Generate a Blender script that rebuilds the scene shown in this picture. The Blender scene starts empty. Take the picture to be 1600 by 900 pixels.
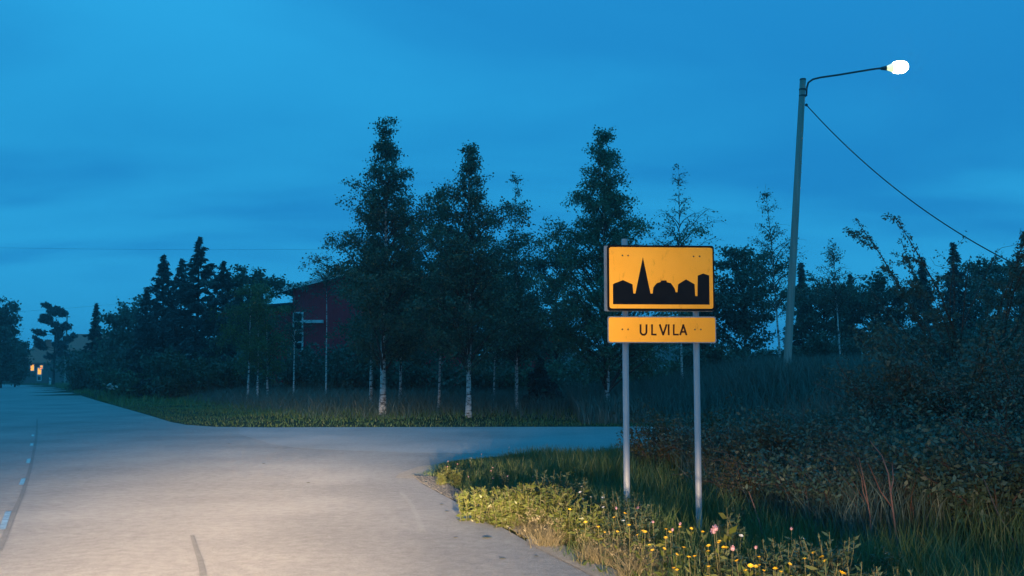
import bpy, bmesh, math, random
import numpy as np
from mathutils import Vector
from mathutils.geometry import tessellate_polygon

# ------------------------------------------------------------------ camera
S = bpy.context.scene
C = S.collection
W0, F0, HOR, CAMH = 1600.0, 1600.0, 587.0, 1.4
TH = math.atan((HOR - 450.0) / F0)
cam_d = bpy.data.cameras.new('camera')
cam_d.sensor_width = 36.0
cam_d.lens = 36.0 * F0 / W0
cam_d.clip_start = 0.05
cam_d.clip_end = 5000
cam = bpy.data.objects.new('camera', cam_d)
C.objects.link(cam)
cam.location = (0, 0, CAMH)
cam.rotation_euler = (math.radians(90) + TH, 0, 0)
S.camera = cam

S.view_settings.view_transform = 'Standard'
S.view_settings.look = 'None'
S.view_settings.exposure = 0.0
S.view_settings.gamma = 1.0
S.cycles.max_bounces = 5
S.cycles.diffuse_bounces = 2
S.cycles.glossy_bounces = 2
S.cycles.sample_clamp_indirect = 3.0
S.cycles.use_denoising = True
S.cycles.volume_bounces = 0


def at(px, py, Y):
    """World point seen at pixel (px, py) of the 1600x900 photograph, at depth Y."""
    xn, yn = (px - 800.0) / F0, (450.0 - py) / F0
    t = Y / (math.cos(TH) - yn * math.sin(TH))
    return Vector((t * xn, Y, CAMH + t * (math.sin(TH) + yn * math.cos(TH))))


def on(px, py, z=0.0):
    """World point seen at pixel (px, py) lying at height z."""
    xn, yn = (px - 800.0) / F0, (450.0 - py) / F0
    dz = math.sin(TH) + yn * math.cos(TH)
    t = (z - CAMH) / dz
    return Vector((t * xn, t * (math.cos(TH) - yn * math.sin(TH)), z))


# ------------------------------------------------------------------ sky (deep dusk blue, soft banks of cloud)
wd = bpy.data.worlds.new('World')
S.world = wd
wd.use_nodes = True
nt = wd.node_tree
nt.nodes.clear()


def nn(nt, typ, **kw):
    n = nt.nodes.new(typ)
    for k, v in kw.items():
        setattr(n, k, v)
    return n


def mth(nt, op, a, b=None, c=None, clamp=False):
    n = nt.nodes.new('ShaderNodeMath')
    n.operation = op
    n.use_clamp = clamp
    for i, v in enumerate((a, b, c)):
        if v is None:
            continue
        if isinstance(v, (int, float)):
            n.inputs[i].default_value = v
        else:
            nt.links.new(v, n.inputs[i])
    return n.outputs[0]


def ramp(nt, fac, stops):
    r = nt.nodes.new('ShaderNodeValToRGB')
    el = r.color_ramp.elements
    while len(el) < len(stops):
        el.new(0.5)
    for e, (p, c) in zip(el, stops):
        e.position = p
        e.color = (c[0], c[1], c[2], 1)
    nt.links.new(fac, r.inputs[0])
    return r.outputs[0]


tc = nn(nt, 'ShaderNodeTexCoord')
sp = nn(nt, 'ShaderNodeSeparateXYZ')
nt.links.new(tc.outputs['Generated'], sp.inputs[0])
zz = mth(nt, 'MAXIMUM', sp.outputs[2], 0.0)
base = ramp(nt, zz, [(0.0, (0.020, 0.260, 0.530)), (0.10, (0.021, 0.290, 0.580)), (0.22, (0.016, 0.260, 0.545)),
                     (0.36, (0.020, 0.305, 0.615)), (0.6, (0.023, 0.34, 0.68)), (1.0, (0.028, 0.40, 0.78))])
den = mth(nt, 'ADD', zz, 0.22)
cx = mth(nt, 'DIVIDE', sp.outputs[0], den)
cy = mth(nt, 'DIVIDE', sp.outputs[1], den)
cb = nn(nt, 'ShaderNodeCombineXYZ')
nt.links.new(mth(nt, 'MULTIPLY', cx, 0.55), cb.inputs[0])
nt.links.new(mth(nt, 'MULTIPLY', cy, 1.25), cb.inputs[1])
cb.inputs[2].default_value = 7.9
n1 = nn(nt, 'ShaderNodeTexNoise')
n1.inputs['Scale'].default_value = 1.15
n1.inputs['Detail'].default_value = 5
n1.inputs['Roughness'].default_value = 0.48
n1.inputs['Distortion'].default_value = 0.5
nt.links.new(cb.outputs[0], n1.inputs['Vector'])
cl = nn(nt, 'ShaderNodeMapRange', interpolation_type='SMOOTHSTEP')
cl.inputs[1].default_value = 0.40
cl.inputs[2].default_value = 0.66
nt.links.new(n1.outputs['Fac'], cl.inputs[0])
mx = nn(nt, 'ShaderNodeMix', data_type='RGBA')
nt.links.new(mth(nt, 'MULTIPLY', cl.outputs[0], 0.55), mx.inputs[0])
nt.links.new(base, mx.inputs[6])
mx.inputs[7].default_value = (0.005, 0.125, 0.385, 1)
bg = nn(nt, 'ShaderNodeBackground')
nt.links.new(mx.outputs[2], bg.inputs[0])
bg.inputs[1].default_value = 1.28
wo = nn(nt, 'ShaderNodeOutputWorld')
nt.links.new(bg.outputs[0], wo.inputs[0])

# ------------------------------------------------------------------ the car's two headlamps (behind the lens, low beam)
HEAD = 38000.0
HEADCOL = (1.0, 0.71, 0.44)


def headlamp(x):
    l = bpy.data.lights.new('headlamp', 'SPOT')
    l.energy = HEAD
    l.color = HEADCOL
    l.spot_size = math.radians(150)
    l.spot_blend = 0.2
    l.shadow_soft_size = 0.06
    l.use_nodes = True
    t = l.node_tree
    t.nodes.clear()
    g = nn(t, 'ShaderNodeNewGeometry')
    s = nn(t, 'ShaderNodeSeparateXYZ')
    t.links.new(g.outputs['Incoming'], s.inputs[0])
    # world direction of the ray: degrees below the horizon, degrees right of straight ahead
    el = mth(t, 'MULTIPLY', mth(t, 'ARCSINE', s.outputs[2]), -57.2958 * SGN)
    az = mth(t, 'MULTIPLY', mth(t, 'ARCTAN2', mth(t, 'MULTIPLY', s.outputs[0], SGN), mth(t, 'MULTIPLY', s.outputs[1], SGN)), 57.2958)
    up = nn(t, 'ShaderNodeMapRange', interpolation_type='SMOOTHSTEP')
    up.inputs[1].default_value = -0.9
    up.inputs[2].default_value = 3.3
    t.links.new(el, up.inputs[0])
    fall = mth(t, 'POWER', mth(t, 'DIVIDE', mth(t, 'MAXIMUM', el, 2.6), 2.6), -1.7)
    elc = mth(t, 'MINIMUM', mth(t, 'MAXIMUM', el, 0.6), 6.0)           # the beam is narrow far ahead, wide close by
    q = mth(t, 'DIVIDE', mth(t, 'ADD', az, mth(t, 'MULTIPLY_ADD', elc, 1.3, 9.0)), mth(t, 'MULTIPLY_ADD', elc, 2.0, 4.6))
    gz = mth(t, 'EXPONENT', mth(t, 'MULTIPLY', mth(t, 'MULTIPLY', q, q), -1.0))
    q2 = mth(t, 'DIVIDE', mth(t, 'ADD', az, 10.0), 28.0)
    gw = mth(t, 'EXPONENT', mth(t, 'MULTIPLY', mth(t, 'MULTIPLY', q2, q2), -1.0))
    hz = mth(t, 'ADD', mth(t, 'MULTIPLY', gz, 1.3), mth(t, 'MULTIPLY', gw, 0.15))
    beam = mth(t, 'MULTIPLY', mth(t, 'MULTIPLY', up.outputs[0], fall), hz)
    # stray light above the cut-off
    sd = nn(t, 'ShaderNodeMapRange', interpolation_type='SMOOTHSTEP')
    sd.inputs[1].default_value = -16.0
    sd.inputs[2].default_value = -10.0
    t.links.new(el, sd.inputs[0])
    tot = mth(t, 'ADD', beam, mth(t, 'MULTIPLY', sd.outputs[0], STRAY))
    e = nn(t, 'ShaderNodeEmission')
    t.links.new(tot, e.inputs['Strength'])
    o = nn(t, 'ShaderNodeOutputLight')
    t.links.new(e.outputs[0], o.inputs[0])
    ob = bpy.data.objects.new('headlamp', l)
    C.objects.link(ob)
    ob.location = (x, -0.25, 0.68)
    ob.rotation_euler = (math.radians(86), 0, math.radians(10))


SGN = 1.0
HAZE = 0.0011
STRAY = 0.0130
headlamp(-0.95)
headlamp(0.45)

# ------------------------------------------------------------------ helpers
rng = np.random.default_rng(7)
PI = math.pi


def tag(o, label=None, cat=None, group=None, kind=None):
    if label: o['label'] = label
    if cat: o['category'] = cat
    if group: o['group'] = group
    if kind: o['kind'] = kind
    return o


def empty(name, loc=(0, 0, 0), rz=0.0):
    o = bpy.data.objects.new(name, None)
    o.empty_display_size = 0.2
    C.objects.link(o)
    o.location = loc
    o.rotation_euler = (0, 0, rz)
    return o


def link_mesh(name, me, mat, parent=None):
    o = bpy.data.objects.new(name, me)
    C.objects.link(o)
    if mat is not None:
        me.materials.append(mat)
    if parent is not None:
        o.parent = parent
    return o


def np_mesh(name, V, F, mat, parent=None, smooth=False):
    """V (n,3), F (m,k) all faces with k corners."""
    V = np.asarray(V, dtype=np.float32).reshape(-1, 3)
    F = np.asarray(F, dtype=np.int32)
    me = bpy.data.meshes.new(name)
    m, k = F.shape
    me.vertices.add(len(V))
    me.vertices.foreach_set('co', V.ravel())
    me.loops.add(m * k)
    me.loops.foreach_set('vertex_index', F.ravel())
    me.polygons.add(m)
    me.polygons.foreach_set('loop_start', np.arange(0, m * k, k, dtype=np.int32))
    if smooth:
        me.polygons.foreach_set('use_smooth', np.ones(m, dtype=bool))
    me.update(calc_edges=True)
    return link_mesh(name, me, mat, parent)


def bm_obj(name, bm, mat, parent=None, smooth=False):
    me = bpy.data.meshes.new(name)
    bmesh.ops.recalc_face_normals(bm, faces=bm.faces)
    if smooth:
        for f in bm.faces: f.smooth = True
    bm.to_mesh(me)
    bm.free()
    return link_mesh(name, me, mat, parent)


def box(bm, a, b):
    vs = [bm.verts.new((x, y, z)) for z in (a[2], b[2]) for y in (a[1], b[1]) for x in (a[0], b[0])]
    for f in ((0, 1, 3, 2), (4, 5, 7, 6), (0, 1, 5, 4), (2, 3, 7, 6), (0, 2, 6, 4), (1, 3, 7, 5)):
        bm.faces.new([vs[i] for i in f])


def prism(bm, pts, y0, y1):
    """pts: outline in the XZ plane, swept from y0 to y1."""
    a = [bm.verts.new((x, y0, z)) for x, z in pts]
    b = [bm.verts.new((x, y1, z)) for x, z in pts]
    n = len(pts)
    for tri in tessellate_polygon([[Vector((x, z, 0)) for x, z in pts]]):
        bm.faces.new([a[i] for i in tri])
        bm.faces.new([b[i] for i in tri[::-1]])
    for i in range(n):
        bm.faces.new((a[i], a[(i + 1) % n], b[(i + 1) % n], b[i]))


def rrect(x0, z0, x1, z1, r, n=5):
    p = []
    for cx_, cz_, a0 in ((x1 - r, z1 - r, 0), (x0 + r, z1 - r, 90), (x0 + r, z0 + r, 180), (x1 - r, z0 + r, 270)):
        for i in range(n + 1):
            a = math.radians(a0 + 90 * i / n)
            p.append((cx_ + r * math.cos(a), cz_ + r * math.sin(a)))
    return p


def tubes(P, R, sides=5):
    """P (M,k,3) polylines, R (M,k) radii -> V, F (quads)."""
    P = np.asarray(P, float)
    R = np.asarray(R, float)
    M, k, _ = P.shape
    T = np.gradient(P, axis=1)
    T /= np.linalg.norm(T, axis=2, keepdims=True) + 1e-9
    mean = T.mean(axis=1)
    ref = np.where(np.abs(mean[:, 2:3]) > 0.75, np.array([[1.0, 0, 0]]), np.array([[0, 0, 1.0]]))
    U = np.cross(T, ref[:, None, :])
    U /= np.linalg.norm(U, axis=2, keepdims=True) + 1e-9
    Vv = np.cross(T, U)
    a = np.arange(sides) * 2 * PI / sides
    ring = P[:, :, None, :] + R[:, :, None, None] * (np.cos(a)[None, None, :, None] * U[:, :, None, :] + np.sin(a)[None, None, :, None] * Vv[:, :, None, :])
    V = ring.reshape(-1, 3)
    m, i, j = np.meshgrid(np.arange(M), np.arange(k - 1), np.arange(sides), indexing='ij')
    q = lambda ii, jj: (m * k + ii) * sides + jj % sides
    F = np.stack([q(i, j), q(i, j + 1), q(i + 1, j + 1), q(i + 1, j)], -1).reshape(-1, 4)
    return V, F


def join_vf(*parts):
    V, F, n = [], [], 0
    for v, f in parts:
        V.append(v); F.append(f + n); n += len(v)
    return np.concatenate(V), np.concatenate(F)


def unit(v):
    return v / (np.linalg.norm(v, axis=-1, keepdims=True) + 1e-9)


def diamonds(r, Cn, A, size, aspect, fold=0.0):
    """leaf-shaped quads centred at Cn with long axis A."""
    N = len(Cn)
    B = unit(np.cross(A, unit(r.normal(size=(N, 3)))))
    s = size[:, None]
    w = s * aspect
    V = np.stack([Cn - A * s * .5, Cn + B * w * .5 - A * s * .06, Cn + A * s * .5, Cn - B * w * .5 - A * s * .06], 1).reshape(-1, 3)
    return V, np.arange(N * 4).reshape(-1, 4)


def interp(P, idx, f):
    k = P.shape[1]
    x = np.clip(f, 0, 0.9999) * (k - 1)
    i = x.astype(int)
    t = (x - i)[:, None]
    return P[idx, i] * (1 - t) + P[idx, i + 1] * t


def shoots(r, start, az, el0, el1, L, k=6, wob=0.12):
    """curved polylines leaving start at elevation el0 and ending at el1 (radians)."""
    M = len(start)
    t = np.linspace(0, 1, k)[None, :]
    el = el0[:, None] * (1 - t) + el1[:, None] * t + r.normal(0, wob, (M, k))
    a = az[:, None] + np.cumsum(r.normal(0, wob, (M, k)), 1)
    st = (L / (k - 1))[:, None, None]
    D = np.stack([np.cos(el) * np.cos(a), np.cos(el) * np.sin(a), np.sin(el)], -1) * st
    P = np.concatenate([start[:, None, :], start[:, None, :] + np.cumsum(D, 1)[:, :-1]], 1)
    return P


# ------------------------------------------------------------------ materials
def mat(name):
    m = bpy.data.materials.new(name)
    m.use_nodes = True
    b = m.node_tree.nodes['Principled BSDF']
    return m, m.node_tree, b


def noise(nt, scale, detail=4, coord='Object', stretch=None, rough=0.55):
    t = nn(nt, 'ShaderNodeTexCoord')
    n = nn(nt, 'ShaderNodeTexNoise')
    n.inputs['Scale'].default_value = scale
    n.inputs['Detail'].default_value = detail
    n.inputs['Roughness'].default_value = rough
    v = t.outputs[coord]
    if stretch:
        mp = nn(nt, 'ShaderNodeMapping')
        mp.inputs['Scale'].default_value = stretch[:3]
        if len(stretch) > 3:
            mp.inputs['Rotation'].default_value = (0, 0, stretch[3])
        nt.links.new(v, mp.inputs[0])
        v = mp.outputs[0]
    nt.links.new(v, n.inputs['Vector'])
    return n.outputs['Fac']


def bump(nt, b, h, strength, dist):
    n = nn(nt, 'ShaderNodeBump')
    n.inputs['Strength'].default_value = strength
    n.inputs['Distance'].default_value = dist
    nt.links.new(h, n.inputs['Height'])
    nt.links.new(n.outputs[0], b.inputs['Normal'])


def simple(name, c0, c1, scale=6.0, rough=0.6, spec=0.5, metal=0.0, bmp=0.0, stretch=None, bdist=0.01):
    m, t, b = mat(name)
    f = noise(t, scale, 5, stretch=stretch)
    t.links.new(ramp(t, f, [(0.3, c0), (0.7, c1)]), b.inputs['Base Color'])
    b.inputs['Roughness'].default_value = rough
    b.inputs['Specular IOR Level'].default_value = spec
    b.inputs['Metallic'].default_value = metal
    if bmp:
        bump(t, b, noise(t, scale * 6, 4, stretch=stretch), bmp, bdist)
    return m


def leafmat(name, stops, rough=0.5, spec=0.5, trans=0.25):
    m, t, b = mat(name)
    g = nn(t, 'ShaderNodeNewGeometry')
    n = noise(t, 0.9, 2)
    f = mth(t, 'ADD', mth(t, 'MULTIPLY', g.outputs['Random Per Island'], 0.7), mth(t, 'MULTIPLY', n, 0.3))
    col = ramp(t, f, stops)
    t.links.new(col, b.inputs['Base Color'])
    b.inputs['Roughness'].default_value = rough
    b.inputs['Specular IOR Level'].default_value = spec
    if trans:
        tr = nn(t, 'ShaderNodeBsdfTranslucent')
        t.links.new(col, tr.inputs[0])
        ms = nn(t, 'ShaderNodeMixShader')
        ms.inputs[0].default_value = trans
        t.links.new(b.outputs[0], ms.inputs[1])
        t.links.new(tr.outputs[0], ms.inputs[2])
        t.links.new(ms.outputs[0], t.nodes['Material Output'].inputs[0])
    return m


def asphalt(name, c0, c1, worn, ang, sheen=0.26):
    m, t, b = mat(name)
    big = noise(t, 0.35, 6, rough=0.6)
    trk = noise(t, 1.0, 4, stretch=(1.1, 0.05, 1.0, ang))
    mid = noise(t, 9.0, 5, rough=0.7)
    grain = noise(t, 48, 4, rough=0.85)
    f = mth(t, 'ADD', mth(t, 'ADD', mth(t, 'MULTIPLY', big, 0.34), mth(t, 'MULTIPLY', trk, 0.10)), mth(t, 'ADD', mth(t, 'MULTIPLY', grain, 0.46), mth(t, 'MULTIPLY', mid, 0.30)))
    t.links.new(ramp(t, f, [(0.46, c0), (0.6, c1), (0.74, worn)]), b.inputs['Base Color'])
    sw = nn(t, 'ShaderNodeMapRange')
    for i_, v_ in ((1, .46), (2, .74), (3, sheen * .35), (4, sheen * 1.65)):
        sw.inputs[i_].default_value = v_
    t.links.new(f, sw.inputs[0])
    t.links.new(sw.outputs[0], b.inputs['Sheen Weight'])
    b.inputs['Roughness'].default_value = 0.62
    b.inputs['Diffuse Roughness'].default_value = 1.0
    b.inputs['Specular IOR Level'].default_value = 0.5
    b.inputs['Sheen Roughness'].default_value = 0.5
    bump(t, b, noise(t, 90, 4, rough=0.75), 1.0, 0.012)
    return m


M = {}
M['road'] = asphalt('worn_asphalt', (0.10, 0.093, 0.087), (0.165, 0.154, 0.145), (0.25, 0.235, 0.22), math.radians(-25))
M['side'] = asphalt('pale_asphalt', (0.17, 0.17, 0.17), (0.215, 0.215, 0.215), (0.26, 0.26, 0.26), math.radians(90))
M['tar'] = asphalt('tar', (0.08, 0.074, 0.068), (0.11, 0.103, 0.096), (0.17, 0.16, 0.15), 0.3, 0.18)
M['arc'] = asphalt('scuffed_asphalt', (0.15, 0.14, 0.13), (0.185, 0.175, 0.165), (0.24, 0.225, 0.21), 0.3, 0.28)
M['line'] = simple('worn_road_paint', (0.35, 0.35, 0.33), (0.75, 0.75, 0.72), 12, 0.6)
M['gravel'] = asphalt('gravel', (0.05, 0.05, 0.05), (0.09, 0.088, 0.086), (0.15, 0.145, 0.14), 0.3, 0.12)
M['sand'] = asphalt('roadside_sand', (0.14, 0.11, 0.08), (0.22, 0.175, 0.125), (0.32, 0.26, 0.19), 0.3, 0.24)
M['soil'] = simple('grassy_soil', (0.025, 0.032, 0.014), (0.055, 0.06, 0.028), 3, 0.95, 0.1, bmp=0.5, bdist=0.05)
M['birch'] = leafmat('birch_leaves', [(0.1, (0.042, 0.075, 0.046)), (0.5, (0.073, 0.114, 0.067)), (0.9, (0.144, 0.156, 0.073))])
M['birch_lt'] = leafmat('young_birch_leaves', [(0.1, (0.085, 0.12, 0.04)), (0.6, (0.12, 0.16, 0.05)), (0.95, (0.2, 0.18, 0.05))])
M['decid'] = leafmat('dark_leaves', [(0.1, (0.035, 0.070, 0.046)), (0.6, (0.061, 0.114, 0.073)), (0.95, (0.106, 0.135, 0.080))])
M['green'] = leafmat('green_leaves', [(0.1, (0.047, 0.105, 0.059)), (0.6, (0.084, 0.155, 0.082)), (0.95, (0.134, 0.182, 0.089))])
M['needle'] = leafmat('spruce_needles', [(0.1, (0.015, 0.033, 0.032)), (0.9, (0.033, 0.060, 0.052))], trans=0.0)
M['willow'] = leafmat('willow_leaves', [(0.1, (0.05, 0.085, 0.06)), (0.6, (0.065, 0.10, 0.065)), (0.95, (0.10, 0.11, 0.06))])
M['brown'] = leafmat('browning_leaves', [(0.1, (0.04, 0.065, 0.03)), (0.6, (0.07, 0.075, 0.03)), (0.95, (0.15, 0.085, 0.035))])
M['grass'] = leafmat('verge_grass', [(0.1, (0.05, 0.095, 0.03)), (0.6, (0.085, 0.135, 0.035)), (0.88, (0.16, 0.15, 0.05)), (1.0, (0.26, 0.20, 0.09))])
M['fgrass'] = leafmat('long_grass', [(0.1, (0.07, 0.14, 0.05)), (0.6, (0.11, 0.19, 0.055)), (1.0, (0.24, 0.23, 0.08))])
M['bgrass'] = leafmat('bank_grass', [(0.1, (0.055, 0.100, 0.079)), (0.7, (0.100, 0.146, 0.112)), (1.0, (0.182, 0.182, 0.160))])
M['herb'] = leafmat('herb_leaves', [(0.1, (0.060, 0.083, 0.015)), (0.6, (0.094, 0.116, 0.022)), (1.0, (0.150, 0.143, 0.038))])
M['herbdk'] = leafmat('dark_herb_leaves', [(0.1, (0.03, 0.06, 0.032)), (0.6, (0.05, 0.085, 0.042)), (1.0, (0.08, 0.10, 0.052))])
M['dry'] = leafmat('dry_grass', [(0.1, (0.14, 0.12, 0.06)), (0.6, (0.24, 0.20, 0.11)), (1.0, (0.34, 0.29, 0.17))])
M['stem'] = simple('green_stems', (0.07, 0.075, 0.025), (0.14, 0.12, 0.05), 20, 0.7)
M['twig'] = simple('brown_twigs', (0.045, 0.032, 0.024), (0.09, 0.06, 0.045), 10, 0.8)
M['redtwig'] = simple('red_brown_stems', (0.12, 0.05, 0.035), (0.22, 0.11, 0.075), 10, 0.7)
M['bark'] = simple('dark_bark', (0.03, 0.024, 0.02), (0.07, 0.055, 0.045), 8, 0.9, 0.2, bmp=0.8, stretch=(1, 1, .25))
M['yellow'] = simple('yellow_petals', (0.75, 0.42, 0.015), (0.85, 0.55, 0.03), 40, 0.6)
M['pink'] = simple('pink_petals', (0.34, 0.17, 0.22), (0.48, 0.28, 0.32), 40, 0.6)
M['white'] = simple('pale_petals', (0.5, 0.48, 0.45), (0.66, 0.64, 0.6), 40, 0.6)
M['galv'] = simple('galvanised_steel', (0.30, 0.30, 0.31), (0.42, 0.42, 0.43), 7, 0.55, 0.5, 0.15, stretch=(1, 1, .15))
M['alu'] = simple('grey_aluminium', (0.28, 0.29, 0.30), (0.38, 0.39, 0.40), 5, 0.5, 0.5, 0.3)
M['black'] = simple('black_sign_film', (0.006, 0.006, 0.008), (0.012, 0.011, 0.012), 8, 0.6, 0.15)
M['letter'] = simple('brown_black_lettering', (0.045, 0.012, 0.006), (0.07, 0.018, 0.008), 8, 0.6, 0.15)
M['rivet'] = simple('rusty_rivet', (0.13, 0.07, 0.02), (0.22, 0.12, 0.03), 40, 0.6)
M['pole'] = simple('weathered_pole', (0.26, 0.25, 0.21), (0.38, 0.36, 0.31), 5, 0.85, 0.2, bmp=0.4, stretch=(2, 2, .1))
M['dark'] = simple('dark_metal', (0.035, 0.037, 0.04), (0.06, 0.062, 0.066), 5, 0.6)
M['redwall'] = simple('red_ochre_boards', (0.55, 0.03, 0.045), (0.68, 0.038, 0.055), 3, 0.85, 0.1, stretch=(6, 6, .2))
M['whitepaint'] = simple('white_paint', (0.62, 0.62, 0.6), (0.75, 0.75, 0.73), 4, 0.6)
M['roof'] = simple('dark_roofing', (0.03, 0.03, 0.032), (0.055, 0.055, 0.06), 6, 0.8)
M['tile'] = simple('red_roof_tiles', (0.45, 0.10, 0.06), (0.58, 0.15, 0.09), 6, 0.8, stretch=(1, 1, 4))
M['plaster'] = simple('pale_plaster', (0.12, 0.11, 0.10), (0.17, 0.16, 0.14), 2, 0.9)
M['glass'] = simple('dark_glass', (0.01, 0.012, 0.014), (0.02, 0.022, 0.025), 2, 0.1, 0.6)

m, t, b = mat('birch_bark')                         # white bark with dark bands
w = noise(t, 7.0, 5, stretch=(1.0, 1.0, 2.6))
t.links.new(ramp(t, w, [(0.40, (0.06, 0.05, 0.045)), (0.50, (0.46, 0.44, 0.41)), (0.75, (0.62, 0.60, 0.56))]), b.inputs['Base Color'])
b.inputs['Roughness'].default_value = 0.8
bump(t, b, w, 0.4, 0.01)
M['bbark'] = m

m, t, b = mat('retroreflective_yellow')             # prismatic sheeting: a matt yellow under a broad bright lobe
f = noise(t, 2.2, 3)
col = ramp(t, f, [(0.3, (0.90, 0.42, 0.035)), (0.7, (0.96, 0.475, 0.05))])
dirt = ramp(t, noise(t, 16.0, 6, rough=0.7, stretch=(1.0, 1.0, 0.35)), [(0.30, (0.72, 0.70, 0.66)), (0.42, (1, 1, 1))])
mxd = nn(t, 'ShaderNodeMix', data_type='RGBA', blend_type='MULTIPLY')
mxd.inputs[0].default_value = 1.0
t.links.new(col, mxd.inputs[6])
t.links.new(dirt, mxd.inputs[7])
t.links.new(mxd.outputs[2], b.inputs['Base Color'])
b.inputs['Metallic'].default_value = 0.75
b.inputs['Roughness'].default_value = 0.43
vt = nn(t, 'ShaderNodeVectorTransform', vector_type='NORMAL', convert_from='OBJECT', convert_to='WORLD')
vt.inputs[0].default_value = (-0.085, -0.99, -0.11)      # the prisms lean towards the traffic
t.links.new(vt.outputs[0], b.inputs['Normal'])
M['signyellow'] = m


def emis(name, col, s):
    m, t, b = mat(name)
    n = noise(t, 3.0, 2)
    t.links.new(ramp(t, n, [(0.3, tuple(c * .8 for c in col)), (0.7, col)]), b.inputs['Emission Color'])
    b.inputs['Emission Strength'].default_value = s
    b.inputs['Base Color'].default_value = (*col, 1)
    return m


M['lamp'] = emis('lit_lamp_bowl', (1.0, 0.98, 0.80), 26.0)
m, t, b = mat('lamp_neck_glow')                     # the lit bowl dims to yellow-green towards its neck
t.links.new(ramp(t, noise(t, 3, 2), [(0.3, (0.75, 0.9, 0.35)), (0.7, (0.85, 1.0, 0.45))]), b.inputs['Emission Color'])
b.inputs['Emission Strength'].default_value = 1.1
M['neck'] = m
M['window'] = emis('lit_window', (1.0, 0.42, 0.06), 1.5)

# ------------------------------------------------------------------ roads and ground
EDGE_NEAR = [(5.3, -9.0), (3.2, -2.0), (1.83, 3.0), (0.63, 7.2), (0.16, 8.7), (-0.4, 10.8), (-1.15, 13.4), (-1.42, 14.8), (-1.35, 16.0), (-0.9, 17.2), (0.0, 18.2), (1.5, 18.8), (3.0, 19.0)]
EDGE_FAR = [(3.0, 28.35), (-6.5, 28.05), (-8.2, 28.4), (-9.3, 29.5), (-10.3, 31.2), (-12.6, 36), (-16.5, 44), (-23.6, 58.5), (-33, 78), (-46.8, 107), (-58, 130), (-68, 149), (-84, 172), (-104, 194), (-135, 216), (-180, 238)]
EDGE_LEFT = [(-186, 229), (-141, 207), (-111, 185), (-92, 165), (-77, 145), (-66, 125), (-55, 104), (-41, 75), (-31.5, 55.5), (-20, 31), (-14.5, 19), (-10.5, 10), (-6.5, 1), (-2.5, -9)]
MAIN = EDGE_NEAR + EDGE_FAR + EDGE_LEFT
SIDE = [(-7.3, 27.6), (-6.5, 24.6), (-5.7, 22.9), (-4.85, 21.0), (-4.2, 20.1), (-3.4, 19.5), (-1.9, 18.85), (0.0, 18.5), (1.5, 18.9), (4, 19.1), (10, 19.4), (30, 20.0), (120, 22), (120, 31), (30, 29.2), (4, 28.4), (-6.2, 28.02)]


def inside(P, poly):
    x, y = P[:, 0], P[:, 1]
    r = np.zeros(len(P), bool)
    n = len(poly)
    for i in range(n):
        (x1, y1), (x2, y2) = poly[i], poly[(i + 1) % n]
        c = (y1 > y) != (y2 > y)
        with np.errstate(divide='ignore', invalid='ignore'):
            xi = (x2 - x1) * (y - y1) / (y2 - y1 + 1e-12) + x1
        r ^= c & (x < xi)
    return r


def dist_line(P, line, closed=False):
    d = np.full(len(P), 1e9)
    n = len(line)
    for i in range(n if closed else n - 1):
        a, b_ = np.array(line[i]), np.array(line[(i + 1) % n])
        ab = b_ - a
        t_ = np.clip(((P - a) @ ab) / (ab @ ab), 0, 1)
        d = np.minimum(d, np.linalg.norm(P - a - t_[:, None] * ab, axis=1))
    return d


def smooth(a, b_, x):
    t_ = np.clip((x - a) / (b_ - a), 0, 1)
    return t_ * t_ * (3 - 2 * t_)


def road_dist(P):
    """metres outside the paving (negative inside)."""
    d = np.minimum(dist_line(P, MAIN, True), dist_line(P, SIDE, True))
    ins = inside(P, MAIN) | inside(P, SIDE)
    return np.where(ins, -d, d)


def ground(P):
    P = np.asarray(P, float).reshape(-1, 2)
    x, y = P[:, 0], P[:, 1]
    d = road_dist(P)
    z = np.full(len(P), -0.03)
    out = d > 0
    wob = 0.06 * np.sin(x * 0.9 + 1.3 * np.sin(y * 0.5)) * np.cos(y * 0.7 + x * 0.2)
    near = (x > -3) & (y < 24)
    zn = -0.03 + 0.034 * smooth(0.0, 0.3, d) + 0.05 * smooth(.2, .9, d) - 0.20 * smooth(1.0, 2.2, d) * (1 - smooth(11.5, 13.5, y)) + 0.28 * smooth(2.8, 5.5, d) + 0.4 * wob * smooth(0.6, 2, d)
    zf = -0.03 + 0.03 * smooth(0.0, 0.4, d) + 0.05 * smooth(0.3, 1.6, d) + 0.22 * smooth(1.8, 8, d) + wob * smooth(0.5, 2, d)
    zf = zf + 1.05 * smooth(0.8, 4.5, d) * smooth(3.0, 9.0, x) * (y > 24)
    z = np.where(out & near, zn, z)
    z = np.where(out & ~near, zf, z)
    return z


def gz(x, y):
    return float(ground([[x, y]])[0])


def axis(segs):
    a = []
    for lo, hi, st in segs:
        a.append(np.arange(lo, hi, st))
    return np.concatenate(a + [[segs[-1][1]]])


xs = axis([(-480, -120, 60), (-120, -30, 6), (-30, -4, 1.0), (-4, 10, 0.22), (10, 30, 1.0), (30, 120, 6), (120, 480, 60)])
ys = axis([(-60, 2, 4), (2, 20, 0.22), (20, 45, 0.6), (45, 120, 3), (120, 260, 8), (260, 420, 40)])
GX, GY = np.meshgrid(xs, ys)
GP = np.stack([GX.ravel(), GY.ravel()], 1)
GZ = ground(GP)
nx, ny = len(xs), len(ys)
ii, jj = np.meshgrid(np.arange(ny - 1), np.arange(nx - 1), indexing='ij')
GF = np.stack([ii * nx + jj, ii * nx + jj + 1, (ii + 1) * nx + jj + 1, (ii + 1) * nx + jj], -1).reshape(-1, 4)
o = np_mesh('ground', np.column_stack([GP, GZ]), GF, M['soil'], smooth=True)
tag(o, kind='structure')


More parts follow.
